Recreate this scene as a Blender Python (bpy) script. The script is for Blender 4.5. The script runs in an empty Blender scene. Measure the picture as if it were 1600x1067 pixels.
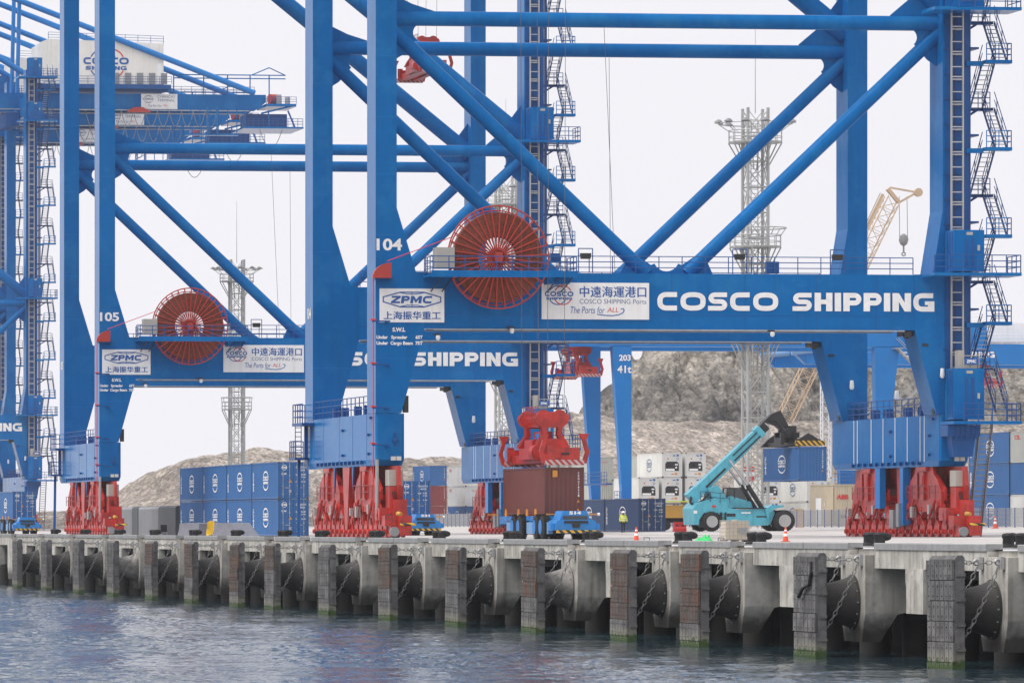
import bpy, bmesh, math, random
from mathutils import Vector, Matrix, noise
R = math.radians
random.seed(11)
SC = bpy.context.scene
COL = SC.collection

# ------------------------------------------------------------------ camera
CAMZ = 0.85
cd = bpy.data.cameras.new('camera'); cam = bpy.data.objects.new('camera', cd); COL.objects.link(cam)
cd.sensor_width = 36; cd.lens = 8500/1600*36
cd.shift_x = 0.6175; cd.shift_y = (821.5-533.5)/1600
cd.clip_start = 1; cd.clip_end = 9000
cam.location = (0, 0, CAMZ); cam.rotation_euler = (R(90), 0, -math.atan(907/8500))
SC.camera = cam

# ------------------------------------------------------------------ sky: even overcast
W = bpy.data.worlds.new('World'); SC.world = W; W.use_nodes = True
wn = W.node_tree.nodes; wl = W.node_tree.links; wn.clear()
wo = wn.new('ShaderNodeOutputWorld'); bg1 = wn.new('ShaderNodeBackground'); bg2 = wn.new('ShaderNodeBackground'); mx = wn.new('ShaderNodeMixShader')
sky = wn.new('ShaderNodeTexSky'); sky.sky_type = 'NISHITA'; sky.sun_disc = False
sky.sun_elevation = R(52); sky.sun_rotation = R(260); sky.dust_density = 6; sky.air_density = 1.5
bg1.inputs[1].default_value = 0.06
bg2.inputs[0].default_value = (0.955, 0.945, 1.0, 1); bg2.inputs[1].default_value = 0.765
mx.inputs[0].default_value = 0.9
cn = wn.new('ShaderNodeTexNoise'); cn.inputs['Scale'].default_value = 3.0; cn.inputs['Detail'].default_value = 5
cm = wn.new('ShaderNodeMapRange'); cm.inputs['From Min'].default_value = 0.3; cm.inputs['From Max'].default_value = 0.7; cm.inputs['To Min'].default_value = 0.545; cm.inputs['To Max'].default_value = 0.580
ctc = wn.new('ShaderNodeTexCoord'); wl.new(ctc.outputs['Generated'], cn.inputs['Vector']); wl.new(cn.outputs['Fac'], cm.inputs['Value']); wl.new(cm.outputs[0], bg2.inputs[1])
wl.new(sky.outputs[0], bg1.inputs[0]); wl.new(bg1.outputs[0], mx.inputs[1]); wl.new(bg2.outputs[0], mx.inputs[2]); wl.new(mx.outputs[0], wo.inputs[0])

# ------------------------------------------------------------------ sun, soft behind cloud
sd = bpy.data.lights.new('sun', 'SUN'); sun = bpy.data.objects.new('sun', sd); COL.objects.link(sun)
sd.energy = 1.5; sd.angle = R(40); sd.color = (1, 0.965, 0.92)
sun.rotation_euler = Vector((0.56, 0.10, -0.82)).to_track_quat('-Z', 'Y').to_euler()
sun.location = (0, 200, 120)

SC.view_settings.view_transform = 'Standard'; SC.view_settings.look = 'None'
SC.view_settings.gamma = 1; SC.view_settings.use_curve_mapping = False
SC.view_settings.exposure = 0.9
SC.cycles.max_bounces = 6; SC.cycles.volume_bounces = 2; SC.cycles.diffuse_bounces = 3; SC.cycles.glossy_bounces = 3
SC.cycles.transparent_max_bounces = 8

# ------------------------------------------------------------------ materials
def mat(name, col, rough=0.5, metal=0.0, var=0.12, scale=0.6, streak=0.0, streak_col=None, spec=0.5, bump=0.0, bscale=8.0, patch=None, emit=0):
    m = bpy.data.materials.new(name); m.use_nodes = True
    nt = m.node_tree; n = nt.nodes; l = nt.links
    b = n['Principled BSDF']
    b.inputs['Roughness'].default_value = rough; b.inputs['Metallic'].default_value = metal
    b.inputs['Specular IOR Level'].default_value = spec
    tc = n.new('ShaderNodeTexCoord'); oi = n.new('ShaderNodeObjectInfo')
    ma = n.new('ShaderNodeVectorMath'); ma.operation = 'MULTIPLY_ADD'; ma.inputs[1].default_value = (1, 1, 1)
    sc_ = n.new('ShaderNodeVectorMath'); sc_.operation = 'SCALE'; sc_.inputs[0].default_value = (37, 53, 71)
    l.new(oi.outputs['Random'], sc_.inputs['Scale'])
    l.new(tc.outputs['Object'], ma.inputs[0]); l.new(sc_.outputs[0], ma.inputs[2])
    nz = n.new('ShaderNodeTexNoise'); nz.inputs['Scale'].default_value = scale; nz.inputs['Detail'].default_value = 6; nz.inputs['Roughness'].default_value = 0.6
    l.new(ma.outputs[0], nz.inputs['Vector'])
    ramp = n.new('ShaderNodeValToRGB'); e = ramp.color_ramp.elements
    lo = [c*(1-var) for c in col]; hi = [min(1, c*(1+var)) for c in col]
    e[0].position = 0.3; e[0].color = (*lo, 1); e[1].position = 0.7; e[1].color = (*hi, 1)
    l.new(nz.outputs['Fac'], ramp.inputs['Fac']); out = ramp.outputs['Color']
    if streak > 0:
        mp = n.new('ShaderNodeMapping'); mp.inputs['Scale'].default_value = (3.0, 3.0, 0.18)
        l.new(ma.outputs[0], mp.inputs['Vector'])
        n2 = n.new('ShaderNodeTexNoise'); n2.inputs['Scale'].default_value = 1.0; n2.inputs['Detail'].default_value = 5
        l.new(mp.outputs[0], n2.inputs['Vector'])
        r2 = n.new('ShaderNodeValToRGB'); r2.color_ramp.elements[0].position = 0.48; r2.color_ramp.elements[1].position = 0.72
        r2.color_ramp.elements[1].color = (streak, streak, streak, 1)
        l.new(n2.outputs['Fac'], r2.inputs['Fac'])
        mixn = n.new('ShaderNodeMix'); mixn.data_type = 'RGBA'
        l.new(r2.outputs['Color'], mixn.inputs['Factor']); l.new(out, mixn.inputs['A']); mixn.inputs['B'].default_value = (*(streak_col or [c*0.5 for c in col]), 1)
        out = mixn.outputs['Result']
    if patch:                                   # worn patches with a shape of their own: (colour, scale, from, to, strength)
        n3 = n.new('ShaderNodeTexNoise'); n3.inputs['Scale'].default_value = patch[1]; n3.inputs['Detail'].default_value = 8; n3.inputs['Roughness'].default_value = 0.65
        mp3 = n.new('ShaderNodeVectorMath'); mp3.operation = 'ADD'; mp3.inputs[1].default_value = (13, 7, 3)
        l.new(ma.outputs[0], mp3.inputs[0]); l.new(mp3.outputs[0], n3.inputs['Vector'])
        r3 = n.new('ShaderNodeValToRGB'); r3.color_ramp.elements[0].position = patch[2]; r3.color_ramp.elements[1].position = patch[3]
        r3.color_ramp.elements[1].color = (patch[4],)*3 + (1,)
        l.new(n3.outputs['Fac'], r3.inputs['Fac'])
        m3 = n.new('ShaderNodeMix'); m3.data_type = 'RGBA'
        l.new(r3.outputs['Color'], m3.inputs['Factor']); l.new(out, m3.inputs['A']); m3.inputs['B'].default_value = (*patch[0], 1)
        out = m3.outputs['Result']
    l.new(out, b.inputs['Base Color'])
    if bump > 0:
        n4 = n.new('ShaderNodeTexNoise'); n4.inputs['Scale'].default_value = bscale; n4.inputs['Detail'].default_value = 6
        l.new(ma.outputs[0], n4.inputs['Vector'])
        bp = n.new('ShaderNodeBump'); bp.inputs['Strength'].default_value = bump; bp.inputs['Distance'].default_value = 0.05
        l.new(n4.outputs['Fac'], bp.inputs['Height']); l.new(bp.outputs[0], b.inputs['Normal'])
    if emit:
        b.inputs['Emission Color'].default_value = (*col, 1); b.inputs['Emission Strength'].default_value = emit
    return m

def tide(m, z0, z1, col, strength=1.0):
    """dark wet weed below the tide line (world height z0 fading to z1)"""
    nt = m.node_tree; n = nt.nodes; l = nt.links; b = n['Principled BSDF']
    src = b.inputs['Base Color'].links[0].from_socket
    g = n.new('ShaderNodeNewGeometry'); sp = n.new('ShaderNodeSeparateXYZ'); l.new(g.outputs['Position'], sp.inputs[0])
    nz = n.new('ShaderNodeTexNoise'); nz.inputs['Scale'].default_value = 2.5; nz.inputs['Detail'].default_value = 5; l.new(g.outputs['Position'], nz.inputs['Vector'])
    ad = n.new('ShaderNodeMath'); ad.operation = 'MULTIPLY_ADD'; ad.inputs[1].default_value = 0.7; l.new(nz.outputs['Fac'], ad.inputs[0]); l.new(sp.outputs['Z'], ad.inputs[2])
    mr = n.new('ShaderNodeMapRange'); mr.inputs['From Min'].default_value = z0+0.35; mr.inputs['From Max'].default_value = z1+0.35
    mr.inputs['To Min'].default_value = strength; mr.inputs['To Max'].default_value = 0
    l.new(ad.outputs[0], mr.inputs['Value'])
    mixn = n.new('ShaderNodeMix'); mixn.data_type = 'RGBA'; l.new(mr.outputs[0], mixn.inputs['Factor']); l.new(src, mixn.inputs['A']); mixn.inputs['B'].default_value = (*col, 1)
    l.new(mixn.outputs['Result'], b.inputs['Base Color'])
    return m

def stripes(name, ca, cb, k=2.2, slope=1.0):
    m = bpy.data.materials.new(name); m.use_nodes = True; n = m.node_tree.nodes; l = m.node_tree.links
    b = n['Principled BSDF']; b.inputs['Roughness'].default_value = 0.5
    tc = n.new('ShaderNodeTexCoord'); sp = n.new('ShaderNodeSeparateXYZ'); l.new(tc.outputs['Object'], sp.inputs[0])
    a1 = n.new('ShaderNodeMath'); a1.operation = 'MULTIPLY_ADD'; a1.inputs[1].default_value = slope; l.new(sp.outputs['Z'], a1.inputs[0]); l.new(sp.outputs['X'], a1.inputs[2])
    a0 = n.new('ShaderNodeMath'); a0.operation = 'ADD'; l.new(a1.outputs[0], a0.inputs[0]); l.new(sp.outputs['Y'], a0.inputs[1])
    a2 = n.new('ShaderNodeMath'); a2.operation = 'MULTIPLY'; a2.inputs[1].default_value = k; l.new(a0.outputs[0], a2.inputs[0])
    a3 = n.new('ShaderNodeMath'); a3.operation = 'FRACT'; l.new(a2.outputs[0], a3.inputs[0])
    a4 = n.new('ShaderNodeMath'); a4.operation = 'GREATER_THAN'; a4.inputs[1].default_value = 0.5; l.new(a3.outputs[0], a4.inputs[0])
    mixn = n.new('ShaderNodeMix'); mixn.data_type = 'RGBA'; l.new(a4.outputs[0], mixn.inputs['Factor']); mixn.inputs['A'].default_value = (*ca, 1); mixn.inputs['B'].default_value = (*cb, 1)
    l.new(mixn.outputs['Result'], b.inputs['Base Color'])
    return m

M = {}
M['blue'] = mat('crane_blue_paint', (0.0002, 0.136, 0.405), 0.16, var=0.10, scale=0.16, streak=0.5, streak_col=(0.002, 0.105, 0.30), patch=((0.015, 0.18, 0.44), 0.3, 0.50, 0.62, 0.6), spec=0.06)
M['blue2'] = mat('crane_blue_paint_lighter', (0.006, 0.18, 0.52), 0.25, var=0.06, scale=0.5, spec=0.25)
M['dkblue'] = mat('crane_blue_steelwork', (0.002, 0.075, 0.27), 0.4, var=0.1, scale=1.0, spec=0.3)
M['railblue'] = mat('handrail_blue', (0.006, 0.075, 0.26), 0.5, var=0.05)
M['red'] = mat('bogie_red_paint', (0.46, 0.026, 0.018), 0.35, var=0.3, scale=1.4, streak=0.5, streak_col=(0.25, 0.02, 0.018), patch=((0.10, 0.02, 0.018), 1.8, 0.50, 0.72, 0.7))
M['reelred'] = mat('reel_red_paint', (0.42, 0.032, 0.020), 0.4, var=0.1)
M['reelpack'] = mat('wound_cable', (0.23, 0.055, 0.028), 0.6, var=0.3, scale=3.0)
M['white'] = mat('white_paint', (0.86, 0.86, 0.855), 0.5, var=0.05, streak=0.35, streak_col=(0.62, 0.60, 0.55))
M['offwhite'] = mat('machinery_house_white', (0.80, 0.78, 0.73), 0.5, var=0.05, streak=0.25, streak_col=(0.55, 0.52, 0.45))
M['grey'] = mat('grey_steel', (0.24, 0.25, 0.26), 0.5, var=0.15)
M['galv'] = mat('galvanised_steel', (0.42, 0.42, 0.42), 0.45, metal=0.3, var=0.12)
M['beige'] = mat('beige_cabinet', (0.42, 0.40, 0.36), 0.5, var=0.08)
M['dark'] = mat('dark_rubber', (0.018, 0.018, 0.020), 0.6, var=0.3, scale=3, patch=((0.06, 0.055, 0.05), 3, 0.55, 0.75, 0.5), spec=0.3)
M['black'] = mat('black_paint', (0.012, 0.012, 0.014), 0.45, var=0.2)
M['rope'] = mat('steel_rope', (0.09, 0.09, 0.10), 0.5, var=0.05)
M['flange'] = mat('flange_lit_edge_grey', (0.33, 0.36, 0.40), 0.5, var=0.2, scale=2, patch=((0.25, 0.14, 0.08), 3, 0.6, 0.75, 0.6))  # pale grey paints in light caught on the flange edge; rust patches on top
M['lamp'] = mat('lamp_glass', (0.7, 0.7, 0.66), 0.2, var=0.02)
M['glass'] = mat('dark_window_glass', (0.02, 0.028, 0.03), 0.08, var=0.1, spec=0.8)
M['letterblue'] = mat('print_blue', (0.015, 0.10, 0.36), 0.5, var=0.03)
M['lettergrey'] = mat('print_grey_blue', (0.12, 0.17, 0.30), 0.5, var=0.03)
M['letterred'] = mat('print_red', (0.62, 0.03, 0.035), 0.5, var=0.03)
M['concrete'] = mat('quay_concrete', (0.43, 0.415, 0.38), 0.8, var=0.28, scale=0.9, streak=0.9, streak_col=(0.20, 0.18, 0.155), patch=((0.60, 0.58, 0.54), 0.8, 0.50, 0.66, 0.8), bump=0.25, bscale=5, spec=0.3)
tide(M['concrete'], -3.3, -2.6, (0.035, 0.032, 0.026), 0.85)
M['cope'] = mat('cope_concrete', (0.29, 0.295, 0.30), 0.8, var=0.16, scale=2.0, streak=0.4, streak_col=(0.22, 0.22, 0.23), bump=0.25, bscale=6, spec=0.3)
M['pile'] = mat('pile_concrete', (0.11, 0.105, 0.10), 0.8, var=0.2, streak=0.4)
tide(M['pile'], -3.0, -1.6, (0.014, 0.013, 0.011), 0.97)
M['deck'] = mat('deck_concrete', (0.52, 0.49, 0.465), 0.62, var=0.10, scale=0.12, patch=((0.24, 0.215, 0.20), 0.11, 0.46, 0.66, 0.75), spec=0.4)
M['pad'] = mat('fender_pad_grey', (0.12, 0.118, 0.12), 0.7, var=0.3, scale=1.2, streak=0.8, streak_col=(0.055, 0.05, 0.048), patch=((0.21, 0.205, 0.20), 1.2, 0.5, 0.62, 0.7), bump=0.3, bscale=14, spec=0.3)
M['padrust'] = mat('fender_pad_rust_worn', (0.11, 0.095, 0.085), 0.75, var=0.35, scale=1.6, streak=0.85, streak_col=(0.035, 0.028, 0.026), patch=((0.15, 0.07, 0.045), 0.9, 0.48, 0.62, 0.8), bump=0.5, bscale=9, spec=0.25)
for k in ('pad', 'padrust'): tide(M[k], -3.9, -3.55, (0.26, 0.25, 0.20), 0.7); tide(M[k], -4.08, -3.92, (0.045, 0.085, 0.018), 0.92)
M['rubber'] = mat('cone_rubber', (0.045, 0.042, 0.040), 0.72, var=0.3, scale=1.2, patch=((0.14, 0.135, 0.13), 1.0, 0.52, 0.75, 0.55), spec=0.35)
M['rubberpale'] = mat('cone_rubber_salt_bleached', (0.11, 0.105, 0.10), 0.75, var=0.3, scale=1.2, patch=((0.42, 0.40, 0.38), 0.9, 0.40, 0.62, 0.8), spec=0.3)
M['chain'] = mat('galvanised_chain', (0.24, 0.24, 0.235), 0.55, metal=0.3, var=0.2, scale=4, patch=((0.18, 0.10, 0.06), 4, 0.55, 0.7, 0.5))
M['agv'] = mat('vehicle_blue', (0.012, 0.20, 0.55), 0.35, var=0.1, scale=1.5, patch=((0.05, 0.12, 0.25), 1.5, 0.55, 0.72, 0.5))
M['agvlight'] = mat('vehicle_pale_blue', (0.16, 0.32, 0.56), 0.4, var=0.06)
M['orange'] = mat('orange_paint', (0.62, 0.26, 0.03), 0.5, var=0.1)
M['hazard'] = stripes('hazard_yellow_black', (0.62, 0.36, 0.02), (0.02, 0.02, 0.02), 2.2)
M['hazardred'] = stripes('hazard_red_white', (0.42, 0.03, 0.025), (0.48, 0.40, 0.38), 2.6)
M['teal'] = mat('stacker_turquoise', (0.085, 0.44, 0.56), 0.35, var=0.1, scale=1.5, streak=0.45, streak_col=(0.06, 0.26, 0.32), patch=((0.10, 0.17, 0.18), 1.3, 0.56, 0.72, 0.55))
M['rim'] = mat('wheel_rim_grey', (0.42, 0.42, 0.41), 0.5, var=0.1)
M['chrome'] = mat('cylinder_rod', (0.55, 0.55, 0.56), 0.25, metal=0.8, var=0.05)
M['yellow'] = mat('yellow_paint', (0.55, 0.30, 0.05), 0.5, var=0.12)
M['hivis'] = mat('hi_vis_yellow', (0.66, 0.72, 0.08), 0.7, var=0.05)
M['skin'] = mat('skin_and_navy_trousers', (0.02, 0.025, 0.035), 0.8, var=0.1)
M['yellowcloth'] = mat('yellow_raincoat', (0.72, 0.43, 0.01), 0.6, var=0.1, scale=4)
M['tarp'] = mat('grey_tarpaulin', (0.14, 0.145, 0.18), 0.6, var=0.2, scale=2, bump=0.3, bscale=3)
M['tarpgrey'] = mat('pale_grey_cover', (0.24, 0.25, 0.27), 0.6, var=0.08, streak=0.3)
M['tarpdark'] = mat('charcoal_cover', (0.045, 0.055, 0.065), 0.6, var=0.1)
M['cone'] = mat('cone_orange', (0.72, 0.09, 0.035), 0.5, var=0.05)
M['barrier'] = mat('barrier_red', (0.62, 0.045, 0.045), 0.45, var=0.06)
M['green'] = mat('green_net', (0.03, 0.55, 0.14), 0.6, var=0.2, scale=8)
M['ibc'] = mat('cream_plastic', (0.55, 0.49, 0.38), 0.45, var=0.08)
M['wood'] = mat('pallet_wood', (0.20, 0.15, 0.11), 0.8, var=0.2, scale=5)
M['tower'] = mat('tower_galvanised', (0.40, 0.41, 0.40), 0.5, metal=0.2, var=0.1)
M['liftorange'] = mat('boom_orange', (0.55, 0.40, 0.26), 0.5, var=0.1)
M['fence'] = mat('fence_post_blue', (0.035, 0.07, 0.24), 0.5, var=0.1)
M['mesh'] = mat('fence_wire', (0.30, 0.31, 0.33), 0.5, var=0.05)
# shipping containers
CC = {'blue': (0.018, 0.115, 0.32), 'navy': (0.020, 0.062, 0.165), 'maroon': (0.135, 0.036, 0.030), 'grey': (0.42, 0.43, 0.40), 'white': (0.66, 0.66, 0.63), 'beige': (0.52, 0.44, 0.31), 'red': (0.22, 0.035, 0.04)}
for k, c in CC.items():
    M['c_'+k] = mat('container_'+k, c, 0.45, var=0.10, scale=0.5, streak=0.28, streak_col=[x*0.6+0.02 for x in c], patch=([min(1, x*1.2+0.03) for x in c], 0.7, 0.55, 0.75, 0.35))
M['c_frame'] = mat('container_frame_dark', (0.07, 0.065, 0.06), 0.6, var=0.2, patch=((0.18, 0.09, 0.05), 2, 0.5, 0.7, 0.6))

# ------------------------------------------------------------------ mesh builder
class MB:
    def __init__(s): s.v = []; s.f = []; s.m = []; s.cuts = []
    def add(s, vs, fs, mi=0):
        s.cuts.append((len(s.v), len(s.f))); o = len(s.v); s.v += [tuple(p) for p in vs]; s.f += [tuple(i+o for i in f) for f in fs]; s.m += [mi]*len(fs); return s
    def box(s, x0, x1, y0, y1, z0, z1, mi=0):
        return s.add([(x0,y0,z0),(x1,y0,z0),(x1,y1,z0),(x0,y1,z0),(x0,y0,z1),(x1,y0,z1),(x1,y1,z1),(x0,y1,z1)],
                     [(0,3,2,1),(4,5,6,7),(0,1,5,4),(1,2,6,5),(2,3,7,6),(3,0,4,7)], mi)
    def prism(s, pts, ax, a0, a1, mi=0):
        n = len(pts)
        mk = {'y': lambda p, a: (p[0], a, p[1]), 'x': lambda p, a: (a, p[0], p[1]), 'z': lambda p, a: (p[0], p[1], a)}[ax]
        vs = [mk(p, a0) for p in pts] + [mk(p, a1) for p in pts]
        fs = [tuple(range(n)), tuple(range(2*n-1, n-1, -1))] + [(i, i+n, (i+1) % n + n, (i+1) % n) for i in range(n)]
        return s.add(vs, fs, mi)
    def frame(s, p, q):
        d = (Vector(q)-Vector(p)).normalized()
        u = Vector((0,0,1)).cross(d)
        if u.length < 1e-4: u = Vector((1,0,0))
        u.normalize(); w = d.cross(u); return d, u, w
    def tube(s, p, q, r, n=8, r2=None, cap=True, mi=0):
        p = Vector(p); q = Vector(q); d, u, w = s.frame(p, q); r2 = r if r2 is None else r2
        vs = []
        for c, rr in ((p, r), (q, r2)):
            for i in range(n):
                a = 2*math.pi*i/n; vs.append(c + u*math.cos(a)*rr + w*math.sin(a)*rr)
        fs = [(i, (i+1) % n, (i+1) % n+n, i+n) for i in range(n)]
        if cap: fs += [tuple(range(n-1, -1, -1)), tuple(range(n, 2*n))]
        return s.add(vs, fs, mi)
    def beam(s, p, q, w, h, mi=0):
        p = Vector(p); q = Vector(q); d, u, v = s.frame(p, q); vs = []
        for c in (p, q):
            for a, b in ((-1,-1),(1,-1),(1,1),(-1,1)): vs.append(c + u*a*w/2 + v*b*h/2)
        return s.add(vs, [(0,3,2,1),(4,5,6,7),(0,1,5,4),(1,2,6,5),(2,3,7,6),(3,0,4,7)], mi)
    def path(s, pts, r, n=6, mi=0):
        for a, b in zip(pts[:-1], pts[1:]): s.tube(a, b, r, n, mi=mi)
        return s
    def lathe(s, prof, o, d, n=24, mi=0):
        o = Vector(o); d = Vector(d).normalized(); _, u, w = s.frame(o, o+d); vs = []; fs = []
        for h, r in prof:
            for i in range(n):
                a = 2*math.pi*i/n; vs.append(o + d*h + u*math.cos(a)*r + w*math.sin(a)*r)
        for k in range(len(prof)-1):
            for i in range(n):
                j = (i+1) % n; fs.append((k*n+i, k*n+j, (k+1)*n+j, (k+1)*n+i))
        fs += [tuple(range(n-1, -1, -1)), tuple(range((len(prof)-1)*n, len(prof)*n))]
        return s.add(vs, fs, mi)
    def torus(s, c, axis, Rr, r, N=24, n=6, mi=0, el=1.0, up=None):
        c = Vector(c); ax = Vector(axis).normalized(); _, u, w = s.frame(c, c+ax)
        if up is not None: u = Vector(up).normalized(); w = ax.cross(u)
        vs = []; fs = []
        for i in range(N):
            a = 2*math.pi*i/N; rad = u*math.cos(a)*el + w*math.sin(a); ctr = c + rad*Rr; rd = rad.normalized()
            for j in range(n):
                b = 2*math.pi*j/n; vs.append(ctr + rd*math.cos(b)*r + ax*math.sin(b)*r)
        for i in range(N):
            for j in range(n): fs.append((i*n+j, ((i+1) % N)*n+j, ((i+1) % N)*n+(j+1) % n, i*n+(j+1) % n))
        return s.add(vs, fs, mi)
    def rail(s, pts, h=1.1, sp=1.4, r=0.028, mids=2):
        for a, b in zip(pts[:-1], pts[1:]):
            a = Vector(a); b = Vector(b); L = (b-a).length; k = max(1, round(L/sp))
            for i in range(k+1):
                p = a.lerp(b, i/k); s.tube(p, p+Vector((0,0,h)), r*1.1, 5)
            for j in range(mids+1):
                z = Vector((0,0,h*(j+1)/(mids+1))); s.tube(a+z, b+z, r, 5)
        return s
    def mesh(s, name, mats, smooth=True):
        me = bpy.data.meshes.new(name); me.from_pydata(s.v, [], s.f)
        for m in (mats if isinstance(mats, (list, tuple)) else [mats]): me.materials.append(M[m] if isinstance(m, str) else m)
        if any(s.m): me.polygons.foreach_set('material_index', s.m)
        bm = bmesh.new(); bm.from_mesh(me); bmesh.ops.recalc_face_normals(bm, faces=bm.faces[:]); bm.to_mesh(me); bm.free()
        if smooth:
            me.polygons.foreach_set('use_smooth', [True]*len(me.polygons)); me.set_sharp_from_angle(angle=R(38))
        return me
    def each(s, name, mats, parent=None, smooth=True):
        '''one object for each piece added'''
        out = []
        for va, vb, fa, fb in s.pieces():
            q = MB(); q.v = s.v[va:vb]; q.f = [tuple(i-va for i in f) for f in s.f[fa:fb]]; q.m = s.m[fa:fb]; out.append(q.build(name, mats, parent, smooth=smooth))
        return out
    def pieces(s):
        for (va, fa), (vb, fb) in zip(s.cuts, s.cuts[1:]+[(len(s.v), len(s.f))]): yield va, vb, fa, fb
    def build(s, name, mats, parent=None, loc=None, smooth=True):
        return obj(name, s.mesh(name, mats, smooth), parent, loc)

def obj(name, me, parent=None, loc=None, rot=None, label=None):
    o = bpy.data.objects.new(name, me); COL.objects.link(o)
    if parent is not None: o.parent = parent
    if loc is not None: o.location = loc
    if rot is not None: o.rotation_euler = rot
    if label: o['label'] = label
    return o
def tag(o, label, cat, group=None, kind=None):
    if label: o['label'] = label
    if cat: o['category'] = cat
    if group: o['group'] = group
    if kind: o['kind'] = kind
    return o
def thing(name, label, cat, loc=(0,0,0), rz=0, group=None):
    o = bpy.data.objects.new(name, None); COL.objects.link(o); o.location = loc; o.rotation_euler = (0,0,rz); o.empty_display_size = 0.3
    return tag(o, label, cat, group)
def copy_tree(o, parent=None):
    c = o.copy(); COL.objects.link(c); c.parent = parent
    for ch in list(o.children): copy_tree(ch, c)
    return c
def structure(name, mb, mats, smooth=True):
    o = mb.build(name, mats, smooth=smooth); o['kind'] = 'structure'; return o

# ------------------------------------------------------------------ lettering
_tc = {}
def text_mesh(s, w=None, h=1.0, bold=0.0, shear=0.0, spacing=1.0, depth=0.012):
    """flat lettering in the XY plane, its lower left corner at the origin"""
    cu = bpy.data.curves.new('lettering', 'FONT'); cu.body = s; cu.size = 1; cu.offset = bold; cu.shear = shear; cu.space_character = spacing; cu.resolution_u = 4
    cu.fill_mode = 'FRONT'
    t = bpy.data.objects.new('lettering', cu); COL.objects.link(t)
    bpy.context.view_layer.update()
    me = bpy.data.meshes.new_from_object(t.evaluated_get(bpy.context.evaluated_depsgraph_get()))
    bpy.data.objects.remove(t); bpy.data.curves.remove(cu)
    xs = [v.co.x for v in me.vertices]; ys = [v.co.y for v in me.vertices]
    x0, x1, y0, y1 = min(xs), max(xs), min(ys), max(ys)
    sy = h/(y1-y0); sx = (w/(x1-x0)) if w else sy
    for v in me.vertices: v.co = ((v.co.x-x0)*sx, (v.co.y-y0)*sy, 0)
    me.materials.clear(); me.name = 'lettering'
    return me
def lettering(s, m, parent, loc, face='-y', w=None, h=1.0, name='lettering', **k):
    key = (s, m, w, h, tuple(sorted(k.items())))
    if key not in _tc:
        me = text_mesh(s, w, h, **k); me.materials.append(M[m]); _tc[key] = me
    return obj(name, _tc[key], parent, loc, (R(90), 0, 0) if face == '-y' else (R(90), 0, R(-90)))
def ribbon(mb, pts, t, closed=False, d=0.0, mi=0):
    """flat stroke of width t along a 2-D path with mitred joints"""
    n = len(pts); L = []; Rr = []
    P = [Vector(p) for p in pts]
    for i in range(n):
        if closed: a = P[i-1]; c = P[(i+1) % n]
        else: a = P[max(i-1, 0)]; c = P[min(i+1, n-1)]
        b = P[i]
        d1 = (b-a).normalized() if (b-a).length > 1e-6 else (c-b).normalized()
        d2 = (c-b).normalized() if (c-b).length > 1e-6 else d1
        n1 = Vector((-d1.y, d1.x)); n2 = Vector((-d2.y, d2.x)); m = (n1+n2)
        m = m.normalized() if m.length > 1e-6 else n1
        k = t/2/max(0.35, m.dot(n1))
        L.append(b+m*k); Rr.append(b-m*k)
    vs = [(p.x, p.y, d) for p in L] + [(p.x, p.y, d) for p in Rr]
    fs = [(i, i+1, i+1+n, i+n) for i in range(n-1)]
    if closed: fs.append((n-1, 0, n, 2*n-1))
    mb.add(vs, fs, mi)
def sup(cx, cy, a, b, a0, a1, n=2.7, k=30):
    out = []
    for i in range(k+1):
        t = R(a0+(a1-a0)*i/k); c = math.cos(t); s = math.sin(t)
        out.append((cx+a*math.copysign(abs(c)**(2/n), c), cy+b*math.copysign(abs(s)**(2/n), s)))
    return out
def quad(mb, x0, x1, y0, y1): mb.add([(x0,y0,0),(x1,y0,0),(x1,y1,0),(x0,y1,0)], [(0,1,2,3)])
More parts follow.
